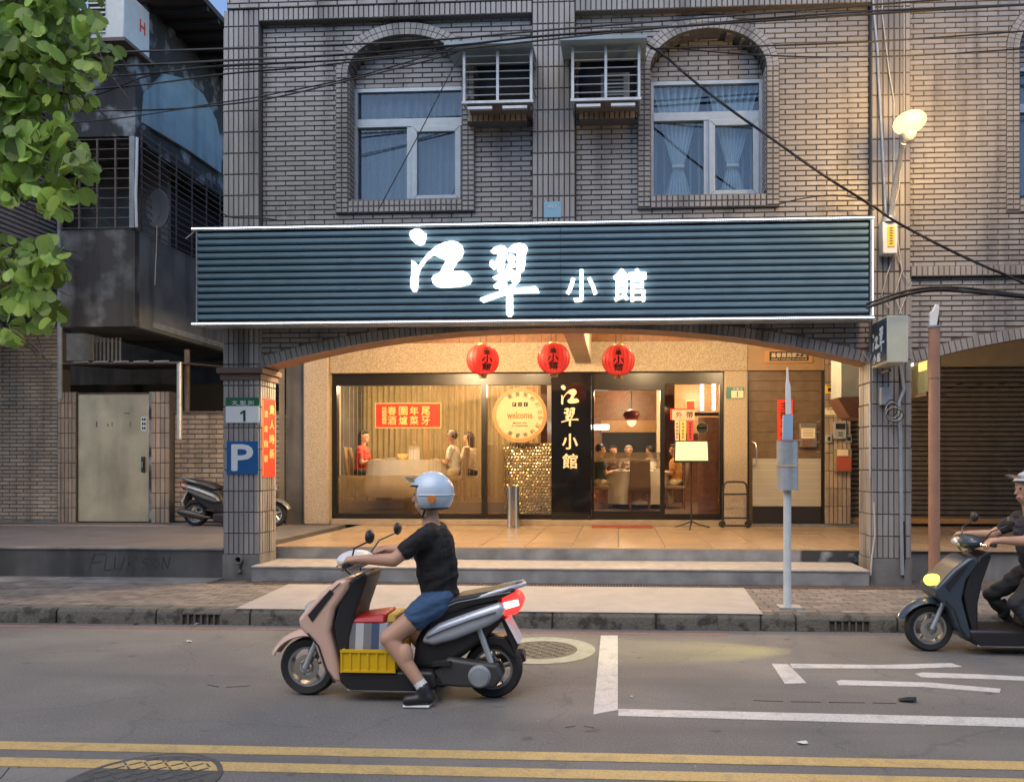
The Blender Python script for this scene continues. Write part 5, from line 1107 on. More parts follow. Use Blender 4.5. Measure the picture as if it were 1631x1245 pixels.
MB().box(X(361, yq), X(411, yq), yq, yq + .008, Z(386, 755, yq), Z(386, 702.5, yq)).obj('panel', M['blue'], pk, bevel=.003); x, z = U(386, 728.5, yq); text('lettering', 'P', M['signwhite'], pk, (x, yq - .002, z), .305, .255, bold=.03)
cpx = LPX1 + .017
cpl = tag(MB().box(cpx, cpx + .003, YP + .04, YP + .40, Z(415, 760, YP), Z(415, 633, YP)).obj('pillar_couplet', M['red']), 'red couplet with gold characters on the side of the left pillar', 'couplet')
for yy in (YP + .045, YP + .385): MB().box(cpx + .0035, cpx + .005, yy, yy + .01, Z(415, 757, YP), Z(415, 636, YP)).obj('border', M['gold'], cpl)
for col, (s_, yy, hh) in enumerate((('流來自歡', YP + .13, .085), ('貴人時新', YP + .29, .115))):
    for i, ch in enumerate(s_): text('character', ch, M['gold'], cpl, (cpx + .005, yy, Z(415, 658 + i * 24 - col * 8, YP)), hh, hh * 1.1, bold=.015, rot=(math.pi / 2, 0, math.pi / 2))
dp = thing('drain_pipe', 'broken drain pipe stub low on the left pillar base', 'pipe', P3(383, 905, YP)); x, z = U(383, 890, YP); MB().lathe([(.035, 0), (.05, 0), (.05, -.05), (.035, -.05), (.035, 0)], (x, YP - .016, z), 18, 'y').obj('socket', M['conc'], dp); MB().lathe([(.001, -.017), (.036, -.017), (.036, -.019), (.001, -.019)], (x, YP, z), 18, 'y').obj('bore', M['ink'], dp); MB().tube([(x, YP - .03, z - .04), (x - .01, YP - .04, z - .12), (x + .02, YP - .05, z - .16)], .025).obj('stub', M['rust'], dp)
# ================================================================== THINGS ON AND BY THE RIGHT PILLAR
bl = thing('blade_sign', 'lit projecting box sign with white characters on the right pillar', 'sign', P3(1415, 575, 8.7))
BXs = X(1386, 8.95); BX1 = X(1447, 8.42); bz0, bz1 = Z(1430, 577, 8.42), Z(1430, 502, 8.42)
MB().box(BXs + .01, BX1, 8.42, 8.93, bz0, bz1).obj('casing', mat('pale sign casing', (.52, .54, .44), .5, noise=.3), bl, bevel=.006)
MB().box(BXs, BXs + .009, 8.44, 8.91, bz0 + .02, bz1 - .02).obj('face', mat('dark blue sign face', (.03, .05, .08), .3), bl)
mpf = lambda p: (BXs - .004 + (p[1] - 8.9) * .01, 8.90 - p[0], p[2])
for nm, polys, tg in (('character', JIANG, (.06, .26, .18, .38)), ('character', CUI, (.25, .44, .14, .42))):
    mb = MB(); ax = [p for pl in polys for p in pl]; xa_, xb_ = min(p[0] for p in ax), max(p[0] for p in ax); ya_, yb_ = min(p[1] for p in ax), max(p[1] for p in ax)
    for pl in polys: mb.prism([(8.92 - (tg[0] + (tg[1] - tg[0]) * (p[0] - xa_) / (xb_ - xa_)), bz0 + .5 - (.5 - tg[3]) - (tg[3] - tg[2]) * (p[1] - ya_) / (yb_ - ya_)) for p in pl], BXs - .004, BXs - .0005, 'x')
    mb.obj(nm, M['signwhite'], bl)
for ch, yy in (('小', 8.80), ('館', 8.66)): text('character', ch, M['signwhite'], bl, (BXs - .002, yy, bz0 + .09), .1, .1, rot=(math.pi / 2, 0, -math.pi / 2), bold=.015)
MB().cyl((BX1 - .1, 8.7, bz0 - .05), (BX1 - .1, YP, bz0 - .05), .02).obj('bracket', M['rust'], bl)
b2 = thing('far_box_sign', 'lit green box sign with glowing panels behind the brown pole', 'sign', P3(1465, 622, 10.6))
fX = X(1447, 11); fz0, fz1 = Z(1478, 624, 10.3), Z(1478, 530, 10.3)
MB().box(fX, fX + .16, 10.3, 11, fz0, fz1).obj('casing', mat('green grey casing', (.16, .2, .16), .5), b2)
for y0, y1, za, zb, e in ((10.82, 10.95, .42, .74, 'tube'), (10.38, 10.58, .46, .76, 'tube')): MB().box(fX - .006, fX - .001, y0, y1, fz0 + za, fz0 + zb).obj('glowing_panel', emit('lit panel', (1, 1, .85), 2.5), b2)
MB().box(fX - .006, fX - .001, 10.36, 10.62, fz0 + .31, fz0 + .42).obj('glowing_panel', emit('lit red panel', (1, .25, .05), 2), b2)
MB().box(fX - .05, fX + .2, 10.25, 11.05, fz0 - .05, fz0 - .002).obj('ledge', M['rust'], b2)
eb = thing('meter_cabinet', 'white cabinet with yellow label on the right pillar beside the sign', 'cabinet', P3(1418, 405, 8.85))
MB().box(X(1406, 8.85), X(1430, 8.85), 8.85, YP - .016, Z(1418, 404, 8.85), Z(1418, 353, 8.85)).obj('case', M['white'], eb, bevel=.01); MB().lathe([(.001, 0), (.085, 0), (.08, .06), (.001, .08)], (X(1418, 8.85), 8.9, Z(1418, 353, 8.85)), 20).obj('hood', M['galv'], eb)
MB().box(X(1413.5, 8.85), X(1424.5, 8.85), 8.843, 8.8495, Z(1418, 393, 8.85), Z(1418, 361, 8.85)).obj('label', mat('yellow label', (.85, .58, .03), .5), eb)
for k in range(7): MB().box(X(1416.5, 8.85), X(1421.5, 8.85), 8.841, 8.8425, Z(1418, 364.5 + k * 4.1, 8.85), Z(1418, 362.5 + k * 4.1, 8.85)).obj('print_mark', M['rust'], eb)
gb = thing('junction_box', 'grey junction box with a coil of cable low on the right pillar', 'junction box', P3(1409, 645, 8.95)); MB().box(X(1401, 8.95), X(1419, 8.95), 8.9, YP - .016, Z(1409, 645, 8.95), Z(1409, 617, 8.95)).obj('case', M['greymetal'], gb, bevel=.008)
for k in range(5):
    cx_, cz_ = U(1420 + k, 650 + k * 3, 8.9); MB().tube([(cx_ + (.07 + k * .008) * math.cos(t_ * .63), 8.9 - k * .008, cz_ + (.10 - k * .006) * math.sin(t_ * .63)) for t_ in range(11)], .005, 5).obj('cable_loop', M['cablew'] if k % 2 else M['cable'], gb)
du = thing('duct_box', 'pale grey box with a brown hood under the right end of the arch', 'duct', P3(1352, 668, 11)); Yd = 10.6
MB().box(X(1340, Yd), X(1369, Yd), Yd, Yd + .5, Z(1352, 632, Yd), Z(1352, 556, Yd)).obj('box', mat('pale grey green panel', (.34, .38, .36), .5, noise=.3), du); MB().hexa([(X(1353, Yd), Yd - .01, Z(1352, 664, Yd)), (X(1371, Yd), Yd - .01, Z(1352, 668, Yd)), (X(1371, Yd), Yd + .5, Z(1352, 668, Yd)), (X(1353, Yd), Yd + .5, Z(1352, 664, Yd)), (X(1334, Yd), Yd - .01, Z(1352, 633, Yd)), (X(1371, Yd), Yd - .01, Z(1352, 633, Yd)), (X(1371, Yd), Yd + .5, Z(1352, 633, Yd)), (X(1334, Yd), Yd + .5, Z(1352, 633, Yd))]).obj('hood', mat('rust brown hood', (.17, .08, .05), .6, noise=.5), du)
cb = thing('pillar_cables', 'pale conduits and loose cables running down the right pillar', 'cables', P3(1420, 920, 8.9))
for pts, r_, m_ in (([(1389, -40), (1392, 20), (1398, 80), (1400, 130), (1406, 240), (1411, 350)], .016, 'galv'), ([(1406, -30), (1405, 20), (1412, 80), (1417, 120), (1424, 160), (1424, 345)], .008, 'cablew'), ([(1440, -30), (1440, 100), (1440, 230)], .007, 'cablew'),
                    ([(1437, 235), (1432, 300), (1424, 330), (1432, 400), (1437, 430), (1425, 470), (1436, 500)], .008, 'cablew'), ([(1424, 405), (1412, 440), (1404, 470), (1416, 490)], .007, 'cablew'), ([(1428, 402), (1440, 440), (1452, 450), (1440, 480), (1432, 500)], .006, 'cablew'),
                    ([(1434, 580), (1440, 620), (1432, 640), (1434, 700), (1435, 800), (1437, 915)], .022, 'galv'), ([(1392, 800), (1394, 850), (1389, 885), (1387, 915)], .009, 'cablew'), ([(1386, 640), (1386, 760)], .012, 'galv'), ([(1440, 830), (1441, 880), (1438, 920)], .009, 'cable'), ([(1375, 560), (1384, 575), (1390, 560), (1391, 500)], .01, 'galv')):
    MB().tube([P3(p[0], p[1], 8.955) for p in pts], r_, 6).obj('conduit' if r_ > .011 else 'cable', M[m_], cb, smooth=60)
# street lamp
lp = thing('street_lamp', 'lit sodium street lamp on a bracket above the sign end', 'street lamp', P3(1418, 350, 8.8))
hx, hz = U(1449, 195, 8.35)
MB().tube([P3(1419, 345, 8.86), P3(1424, 300, 8.8), P3(1436, 240, 8.45), P3(1440, 228, 8.36)], .03, 8).obj('arm', M['galv'], lp, smooth=60)
MB().lathe([(.03, -.17), (.06, -.15), (.085, -.1), (.09, -.08)], (hx - .02, 8.35, hz - .05), 16).obj('collar', M['galv'], lp, smooth=50)
mb = MB().ell((0, 0, 0), (.175, .15, .115), 20, 12); rm = Matrix.Rotation(math.radians(-14), 3, 'Y'); mb.v = [tuple(rm @ Vector(p) + Vector((hx, 8.35, hz))) for p in mb.v]; mb.obj('lamp_glass', M['lamp'], lp, smooth=1)
ld = bpy.data.lights.new('lamp', 'POINT'); ld.energy = 46; ld.color = (1, .60, .22); ld.shadow_soft_size = .16; lo = bpy.data.objects.new('lamp', ld); COL.link(lo); lo.parent = lp; lo.matrix_parent_inverse = Matrix.Translation(-Vector(lp.location)); lo.location = (hx + .03, 7.85, hz + .0)
# poles
x, y = G(1488, 946, SW)
bpo = thing('brown_pole', 'plain brown post with a white clamp on top', 'post', (x, y, SW)); s_ = 1200 / (y * 1.0); ztop_ = Z(1488, 522, y)
MB().cyl((x, y, SW), (x, y, ztop_), .058, n=20).obj('shaft', mat('brown painted steel', (.36, .19, .12), .45, noise=.4, nscale=5), bpo, smooth=40)
MB().cyl((x, y, ztop_ + .001), (x, y, ztop_ + .02), .066, n=20).obj('cap', M['greymetal'], bpo); MB().cyl((x, y, Z(1488, 604, y)), (x, y, Z(1488, 602, y)), .0595, n=20).obj('seam', M['rust'], bpo)
MB().prism([(x - .05, ztop_ + .02), (x - .05, ztop_ + .17), (x - .02, ztop_ + .18), (x + .01, ztop_ + .25), (x + .045, ztop_ + .24), (x + .045, ztop_ + .16), (x + .02, ztop_ + .02)], y - .02, y + .02).obj('clamp', M['white'], bpo, bevel=.004); MB().prism([(x + .021, ztop_ + .02), (x + .046, ztop_ + .16), (x + .05, ztop_ + .19), (x + .04, ztop_ + .02)], y - .025, y + .01).obj('strap', M['ink'], bpo)
x, y = G(1254, 968, SW); wpz = lambda py: Z(1254, py, y)
wp_ = thing('sign_pole', 'white post with two steel bands and a tapering sign edge', 'post', (x, y, SW))
MB().cyl((x, y, SW + .02), (x, y, wpz(775)), .037, n=20).obj('shaft', mat('pale blue grey paint', (.66, .72, .73), .45, noise=.3, nscale=8, streak=.3), wp_, smooth=40); MB().box(x - .09, x + .13, y - .09, y + .09, SW, SW + .02).obj('base_plate', M['galv'], wp_)
for p0, p1 in ((742, 780), (701, 740)): MB().lathe([(.001, wpz(p1)), (.1, wpz(p1)), (.1, wpz(p0)), (.001, wpz(p0))], (x, y, 0), 28).obj('band', M['galv'], wp_, smooth=40); MB().lathe([(.1, wpz(p0) - .006), (.106, wpz(p0) - .006), (.106, wpz(p0)), (.1, wpz(p0))], (x, y, 0), 28).obj('band_lip', M['galv'], wp_)
MB().prism([(x - .045, wpz(700)), (x + .045, wpz(700)), (x + .05, wpz(660)), (x - .04, wpz(661))], y - .03, y + .03).obj('sign_edge', mat('blue sign edge', (.3, .45, .58), .4), wp_)
MB().prism([(x - .012, wpz(660)), (x + .036, wpz(659)), (x + .028, wpz(615)), (x + .01, wpz(604)), (x + .004, wpz(585)), (x - .004, wpz(585)), (x - .008, wpz(604)), (x - .016, wpz(614))], y - .02, y + .02).obj('tip', M['white'], wp_, bevel=.004)
# overhead cables
def wire(pts, r, label, Y=8.35, m_='cable'):
    P = [P3(p[0], p[1], Y if len(p) < 3 else p[2]) for p in pts]; Q = []
    for i in range(len(P) - 1):     # smooth through the points
        p0, p1, p2, p3 = P[max(i - 1, 0)], P[i], P[i + 1], P[min(i + 2, len(P) - 1)]
        for s in range(8):
            t = s / 8; Q.append(tuple(.5 * (2 * p1[k] + (p2[k] - p0[k]) * t + (2 * p0[k] - 5 * p1[k] + 4 * p2[k] - p3[k]) * t * t + (3 * p1[k] - p0[k] - 3 * p2[k] + p3[k]) * t ** 3) for k in range(3)))
    Q.append(P[-1]); tag(MB().tube(Q, r, 6).obj('overhead_cable', M[m_], smooth=60), label, 'cable', 'cables strung along the facade')
wire([(-200, 92), (150, 84), (356, 78), (560, 71), (720, 62), (900, 46), (1390, 8), (1900, -30)], .011, 'topmost black cable from the tree to the right pillar')
wire([(-200, 108), (180, 105), (356, 97), (570, 86), (735, 72), (900, 55), (1395, 22), (1900, -8)], .013, 'thick black cable just under the topmost one')
wire([(-200, 128), (150, 123), (356, 106), (560, 95), (740, 78), (1040, 46), (1390, 18), (1900, -2)], .01, 'black cable crossing the top of the left window arch')
wire([(-200, 150), (140, 143), (360, 118), (480, 108), (560, 99), (740, 80)], .01, 'black cable ending behind the left cage cover')
wire([(-200, 152), (100, 160), (240, 120), (360, 104), (480, 100), (600, 92)], .008, 'slanting thin cable in the bundle over the old house')
wire([(-200, 190), (110, 178), (250, 175), (356, 167), (440, 155), (560, 127), (700, 92), (730, 82)], .009, 'lower black cable rising to the left cage')
wire([(-200, 182), (100, 196), (356, 163), (440, 149), (560, 124), (680, 90), (728, 74)], .007, 'thin cable crossing just above the lowest one at left')
wire([(735, 84), (705, 140), (672, 205), (640, 265), (604, 332)], .006, 'thin cable hanging slantwise over the left window')
wire([(1030, 70), (1062, 92), (1100, 125), (1160, 172), (1225, 218), (1310, 278), (1390, 328), (1425, 352), (1500, 392), (1570, 425), (1640, 456), (1900, 590)], .014, 'thick black cable running diagonally down past the right window')
wire([(1035, 78), (1200, 74), (1400, 66), (1631, 50), (1900, 30)], .009, 'cable level across the right window arch')
wire([(1060, 76), (1180, 86), (1300, 91), (1450, 89), (1631, 78), (1900, 60)], .008, 'thin cable sagging across the right window arch')
wire([(1380, 490), (1440, 470), (1490, 462), (1560, 466), (1640, 474), (1900, 500)], .02, 'thick low cable along the right hand building')
wire([(1380, 484), (1450, 462), (1520, 458), (1600, 466), (1900, 505)], .013, 'thinner low cable above the thick one at right')
wire([(1240, 325), (1280, 316), (1330, 311), (1370, 318), (1392, 335)], .007, 'short cable from the right window sill to the pillar', 8.9)
wire([(350, 335), (368, 346), (420, 348), (450, 352)], .008, 'short cable draped on the left pillar above the sign', 8.9)
# ================================================================== TREE AT LEFT
tr = thing('street_tree', 'leafy tree with notched round leaves hanging in from the left', 'tree', (-7.2, 7.6, SW))
tk = [(-7.2, 7.6, SW - .05), (-7.15, 7.55, 1.6), (-7.0, 7.4, 3.2), (-6.8, 7.2, 4.6), (-6.7, 7.0, 6.2), (-6.9, 6.9, 8.0)]
MB().tube(tk, [.16, .13, .12, .1, .07, .03], 12).obj('trunk', M['bark'], tr, smooth=60)
CL = [(40, 35, 75, 45), (105, 55, 60, 45), (160, 92, 42, 22), (60, 120, 75, 50), (120, 150, 32, 32), (45, 195, 65, 40), (105, 228, 35, 26), (60, 262, 65, 36), (122, 262, 28, 22), (40, 312, 45, 22), (80, 320, 25, 22), (118, 303, 16, 14), (15, 260, 30, 60), (30, 402, 45, 24), (82, 400, 30, 22), (70, 435, 38, 42), (25, 450, 40, 48), (55, 495, 45, 36), (15, 530, 26, 18), (35, 70, 60, 60), (5, 150, 40, 90), (20, 0, 90, 30), (90, -30, 80, 40), (-90, 60, 110, 110), (-120, 220, 110, 110), (-100, 400, 90, 90), (-240, 120, 120, 150), (-40, -90, 160, 80), (-200, -60, 130, 100), (-260, 330, 90, 110)]
for (px, py, rx, ry) in CL[::2]:
    e = Vector(P3(px - rx * .2, py, 6.3)); s0 = Vector(tk[3]) if py < 340 else Vector(tk[2]); md = (e + s0) / 2 + Vector((0, 0, .35))
    MB().tube([s0, md, e, e + Vector((.25, -.05, -.12))], [.04, .025, .012, .004], 6).obj('branch', M['bark'], tr, smooth=60)
for i, (px, py, rx, ry) in enumerate(CL):      # thin twigs through each clump
    for k in range(4):
        p = [Vector(P3(px + rx * random.uniform(-.7, .1), py - ry * random.uniform(.2, .9), random.uniform(6.0, 6.6)))]
        for q in range(3): p.append(p[-1] + Vector((random.uniform(.03, .16), random.uniform(-.06, .06), random.uniform(-.16, .0))))
        MB().tube(p, [.007, .006, .004, .002], 5).obj('twig', M['bark'], tr)
lm = MB()
def leafshape():
    pts = []; n = 7
    for s in (-1, 1):
        side = [(0, 0)] + [(s * .52 * math.sin(a) ** .8, -.02 + .5 - .5 * math.cos(a) + .0) for a in (.5, 1.1, 1.7, 2.3, 2.8)] + [(s * .12, .93), (0, .78)]
        pts.append(side)
    return pts
sh = leafshape(); lv = []; lf_ = []
for s, sd in zip((-1, 1), sh):
    b0 = len(lv); lv += [(p[0], -.28 * abs(p[0]) - .12 * p[1] ** 2, -p[1]) for p in sd]; n_ = len(sd); lf_.append(tuple(range(b0, b0 + n_)) if s > 0 else tuple(range(b0 + n_ - 1, b0 - 1, -1)))
lm.add(lv, lf_); lme = lm.mesh('leaf', 1); lme.materials.append(M['leaf'])
leaves = []
tot = sum(c[2] * c[3] for c in CL)
for (px, py, rx, ry) in CL:
    for k in range(max(5, int(2900 * rx * ry / tot))):
        a_ = random.uniform(0, 2 * math.pi); r_ = math.sqrt(random.random()); Y = random.uniform(5.9, 6.7)
        q = P3(px + rx * r_ * math.cos(a_), py + ry * r_ * math.sin(a_) - 8, Y)
        leaves.append((q, random.choice((random.uniform(.085, .12), random.uniform(.12, .185))), (random.gauss(-.15, .4), random.gauss(0, .45), random.gauss(0, .75))))
vis = sorted(leaves, key=lambda t: (-(1 if t[0][0] > X(0, t[0][1]) else 0), t[0][1]))
rest = MB()
for i, (q, s, r) in enumerate(vis):
    if i < 300:
        o = link('leaf', lme, None, tr); o.location = q; o.rotation_euler = r; o.scale = (s, s, s)
    else:
        mx_ = Matrix.Translation(q) @ Matrix.Rotation(r[2], 4, 'Z') @ Matrix.Rotation(r[1], 4, 'Y') @ Matrix.Rotation(r[0], 4, 'X') @ Matrix.Scale(s, 4)
        rest.add([tuple(mx_ @ Vector(p)) for p in lv], lf_)
rest.obj('crown', M['leaf'], tr, smooth=1, kind='stuff')

# ================================================================== ROW ACROSS THE STREET (behind the camera, mirrored in the panes)
ob = thing('opposite_row', 'dim row of buildings across the street, mirrored in the upstairs panes', 'building', (0, -9, 0))
obm = mat('dull rendered wall', (.22, .2, .185), .85, noise=.4, nscale=1.5)
MB().box(-26, -2.5, -16, -9, 0, 9.5).obj('wall', obm, ob); MB().box(-2.4, 24, -16, -8.8, 0, 11).obj('wall', obm, ob)
for i in range(13):
    for j in range(3):
        x0 = -24 + i * 3.7; yy = -9 if x0 + 1.6 < -2.5 else -8.8
        MB().box(x0, x0 + 1.6, yy, yy + .03, .4 + j * 3.3, 2.2 + j * 3.3).obj('window', M['blackgloss'], ob)
# ================================================================== SCOOTERS
SC = 238.7
def L(px, py): return ((px - 640) / SC, (1110 - py) / SC)
def Lp(*pts): return [L(*p) for p in pts]
def scooter(name, label, loc, rz, body, shield, light_on, tail_on, seatcol=None, front=None):
    t = thing(name, label, 'scooter', loc, rz)
    def pr(nm, pts, w_, m_, bev=.03, y0=None, seg=3, parent=None): return MB().prism(Lp(*pts), -w_ / 2 if y0 is None else y0, w_ / 2 if y0 is None else y0 + w_).obj(nm, m_, parent or t, bevel=bev, seg=seg, local=True)
    for nm, c in (('front_wheel', (490, 1064)), ('rear_wheel', (788, 1064))):
        cx, cz = L(*c); r = .193
        w_ = MB().lathe([(.03, -.045), (.045, -.045), (.045, .045), (.03, .045), (.03, -.045)], (cx, 0, cz), 20, 'y').obj(nm, M['greymetal'], t, local=True)
        MB().lathe([(r - .06, -.04), (r - .02, -.052), (r, -.02), (r, .02), (r - .02, .052), (r - .06, .04), (r - .06, -.04)], (cx, 0, cz), 36, 'y').obj('tyre', M['rubber'], w_, smooth=40, local=True)
        rim = MB().lathe([(r - .075, -.035), (r - .058, -.04), (r - .058, .04), (r - .075, .035), (r - .075, -.035)], (cx, 0, cz), 36, 'y')
        for k in range(5):
            a = 2 * math.pi * k / 5 + .3; rim.cyl((cx + .03 * math.cos(a), 0, cz + .03 * math.sin(a)), (cx + (r - .07) * math.cos(a), 0, cz + (r - .07) * math.sin(a)), .015, .012, 6)
        rim.obj('rim', M['rimm'], w_, smooth=40, local=True)
        MB().lathe([(.05, -.056), (.085, -.056), (.085, -.05), (.05, -.05), (.05, -.056)], (cx, 0, cz), 24, 'y').obj('brake_disc', M['steel'], w_, local=True)
    fx, fzz = L(490, 1064)
    for sy in (-.075, .075): MB().tube([(fx, sy, fzz), (*[L(508, 1022)[0]], sy, L(508, 1022)[1]), (L(524, 985)[0], sy * .8, L(524, 985)[1])], .02, 8).obj('fork', M['galv'], t, smooth=60, local=True)
    R1 = .215; mb = MB(); n = 16; rings = []
    for i in range(n + 1):
        a = math.radians(40 + 120 * i / n); k = 1 - .3 * max(0, (i / n - .6) / .4) ** 2; ring = []
        for j in range(9):
            b = -1 + 2 * j / 8; ring.append((fx + (R1 + .035 * (1 - b * b)) * math.cos(a) - (.05 * max(0, i / n - .5)), b * .075 * k, fzz + (R1 + .035 * (1 - b * b)) * math.sin(a)))
        for j in range(8, -1, -1):
            b = -1 + 2 * j / 8; ring.append((fx + (R1 - .008 + .035 * (1 - b * b)) * math.cos(a) - (.05 * max(0, i / n - .5)), b * .07 * k, fzz + (R1 - .008 + .035 * (1 - b * b)) * math.sin(a)))
        rings.append(ring)
    mb.loft(rings); mb.obj('front_fender', shield, t, smooth=50, local=True, fix=True)
    pr('front_shield', [(566, 918), (548, 922), (522, 943), (501, 966), (487, 982), (492, 998), (512, 1016), (526, 1055), (545, 1080), (558, 1078), (548, 1040), (538, 1000), (546, 965), (570, 932)], .36, shield, .05)
    pr('inner_shield', [(592, 908), (572, 918), (552, 955), (542, 990), (550, 1035), (560, 1072), (570, 1068), (570, 1010), (578, 970), (596, 918)], .32, M['plasticb'], .03)
    hx, hz = L(572, 893)
    mb = MB().ell((hx - .03, 0, hz), (.11, .19, .06), 20, 12); mb.obj('handlebar_cover', front or body, t, smooth=1, local=True)
    MB().ell((hx - .075, 0, hz - .005), (.075, .11, .045), 16, 10).obj('headlamp', M['headon'] if light_on == 'bar' else M['lens'], t, smooth=1, local=True)
    MB().cyl((hx + .025, -.34, hz), (hx + .025, .34, hz), .011).obj('handlebar', M['plasticb'], t, local=True)
    for sy in (-1, 1):
        MB().cyl((hx + .025, sy * .235, hz), (hx + .025, sy * .355, hz), .0175, n=12).obj('grip', M['rubber'], t, local=True)
        MB().tube([(hx - .01, sy * .19, hz + .005), (hx - .035, sy * .24, hz), (hx - .03, sy * .34, hz - .005)], .006).obj('brake_lever', M['steel'], t, local=True)
        q = L(612, 850); MB().tube([(hx + .01, sy * .19, hz + .02), (hx + .05, sy * .25, hz + .1), (q[0] - .01, sy * .29, q[1] - .03)], .006).obj('mirror_stem', M['plasticb'], t, local=True)
        MB().ell((q[0], sy * .30, q[1]), (.025, .06, .045), 16, 8).obj('mirror', M['plasticb'], t, smooth=1, local=True)
        q = L(500, 990); MB().ell((q[0] + .01, sy * .125, q[1]), (.045, .035, .025), 12, 8).obj('indicator', M['amber'], t, smooth=1, local=True)
    for sy in (-1, 1): MB().tube([(hx - .02, sy * .2, hz), (hx - .06, sy * .17, hz - .03), (hx - .03, sy * .1, hz - .09)], .005, 5).obj('brake_cable', M['cable'], t, local=True)
    MB().tube([(p[0], -.183, p[1]) for p in Lp((556, 924), (530, 950), (512, 978))], .003, 4).obj('panel_gap', M['plasticb'], t, local=True)
    q = L(494, 972); MB().ell((q[0] + .03, 0, q[1]), (.07, .12, .055), 16, 10).obj('headlight', M['headon'] if light_on == 'body' else M['lens'], t, smooth=1, local=True)
    pr('floorboard', [(550, 1060), (702, 1060), (706, 1085), (690, 1094), (570, 1094), (555, 1080)], .36, M['plasticb'], .025)
    pr('under_body', [(662, 1062), (668, 1018), (690, 978), (730, 958), (800, 950), (806, 985), (780, 1012), (745, 1040), (705, 1064)], .22, M['plasticb'], .04)
    pr('rear_panel', [(678, 1018), (690, 1000), (707, 988), (757, 970), (801, 955), (814, 958), (807, 978), (784, 992), (735, 1012), (700, 1022)], .33, body, .06, seg=4)
    pr('seat', [(692, 972), (704, 960), (735, 947), (790, 937), (822, 931), (828, 938), (804, 950), (760, 960), (715, 975)], .27, M['seatv'], .035)
    rl_ = [(*L(762, 950), -.12), (*L(800, 938), -.13), (*L(832, 930), -.1), (*L(838, 931), 0), (*L(832, 930), .1), (*L(800, 938), .13), (*L(762, 950), .12)]
    MB().tube([(p[0], p[2], p[1]) for p in rl_], .015, 8).obj('grab_rail', body, t, smooth=60, local=True)
    pr('tail_light', [(804, 946), (828, 941), (837, 955), (830, 974), (806, 979)], .2, M['tailon'] if tail_on else M['tailoff'], .025)
    for sy in (-.1025, .1025): MB().prism(Lp((808, 956), (830, 951), (832, 960), (808, 967)), sy - .002, sy + .002).obj('tail_lens', emit('bright lens strip', (1, .5, .4), 2.0) if tail_on else M['lens'], t, local=True)
    for sy in (-.183, .183): MB().tube([(p[0], sy * .95, p[1]) for p in Lp((690, 1008), (720, 995), (760, 980), (798, 968))], .005, 5).obj('trim_line', M['plasticb'], t, local=True)
    for sy in (-.137, .137): MB().tube([(p[0], sy, p[1]) for p in Lp((700, 970), (735, 955), (790, 944), (820, 938))], .004, 5).obj('seat_seam', M['greymetal'], t, local=True)
    MB().prism(Lp((505, 975), (540, 935), (546, 940), (512, 985)), -.186, -.181).obj('shield_vent', M['plasticb'], t, local=True)
    MB().tube([(p[0], -.186, p[1]) for p in Lp((505, 1003), (522, 1022), (534, 1058), (548, 1079))], .006, 5).obj('trim_line', M['plasticb'], t, local=True)
    MB().tube([(p[0], -.17, p[1]) for p in Lp((566, 1090), (600, 1091), (680, 1091))], .008, 6).obj('trim_line', M['greymetal'], t, local=True)
    for sy in (-.13, .13): MB().prism(Lp((700, 1046), (728, 1044), (728, 1050), (700, 1052)), sy - .05, sy + .05).obj('foot_peg', M['rubber'], t, local=True)
    q0, q1 = L(812, 983), L(832, 1020)
    MB().hexa([(q1[0] - .01, -.1, q1[1]), (q1[0], -.1, q1[1]), (q1[0], .1, q1[1]), (q1[0] - .01, .1, q1[1]), (q0[0] - .01, -.1, q0[1]), (q0[0], -.1, q0[1]), (q0[0], .1, q0[1]), (q0[0] - .01, .1, q0[1])]).obj('number_plate', M['signwhite'], t, local=True)
    pr('mud_flap', [(800, 980), (812, 984), (830, 1022), (824, 1040), (812, 1010)], .13, M['plasticb'], .008)
    pr('rear_fender', [(742, 1024), (770, 1010), (808, 1012), (828, 1042), (822, 1046), (800, 1026), (770, 1024), (746, 1036)], .12, M['plasticb'], .01)
    pr('engine_case', [(700, 1062), (722, 1040), (760, 1046), (800, 1050), (808, 1068), (796, 1086), (745, 1086), (712, 1084)], .09, mat('engine grey', (.05, .05, .052), .45), .02, y0=-.155)
    q = L(772, 1068); MB().lathe([(.001, -.175), (.06, -.172), (.075, -.155), (.001, -.15)], (q[0], 0, q[1]), 24, 'y').obj('drive_cover', M['greymetal'], t, smooth=40, local=True)
    a, b = L(735, 1075), L(826, 1052)
    MB().tube([(a[0] - .05, .1, a[1]), (a[0], .14, a[1]), (a[0] + .06, .155, a[1] + .01), (b[0] - .02, .16, b[1] - .01), (b[0] + .03, .16, b[1])], [.018, .022, .052, .058, .045], 14).obj('muffler', mat('dark muffler', (.06, .06, .062), .4, metal=.5), t, smooth=50, local=True)
    MB().tube([(L(700, 1085)[0], -.12, L(700, 1085)[1]), (L(712, 1104)[0], -.16, L(712, 1104)[1] - .0)], .01).obj('side_stand', M['plasticb'], t, local=True)
    MB().cyl((L(765, 985)[0], -.1, L(765, 985)[1]), (L(788, 1050)[0], -.1, L(788, 1050)[1]), .02, n=10).obj('shock_absorber', M['galv'], t, local=True)
    return t
M['rimm'] = mat('grey alloy rim', (.36, .38, .4), .35, metal=.7); M['lens'] = mat('clear lens', (.6, .6, .58), .12, metal=.3); M['amber'] = mat('amber lens', (.65, .22, .04), .25)
M['seatv'] = mat('black seat vinyl', (.02, .02, .022), .5, bump=.1, bscale=200)
M['tailon'] = emit('lit tail light', (1, .03, .025), .8); M['tailoff'] = mat('red lens', (.35, .02, .015), .2); M['headon'] = emit('lit headlight', (1, .85, .05), 1.6)
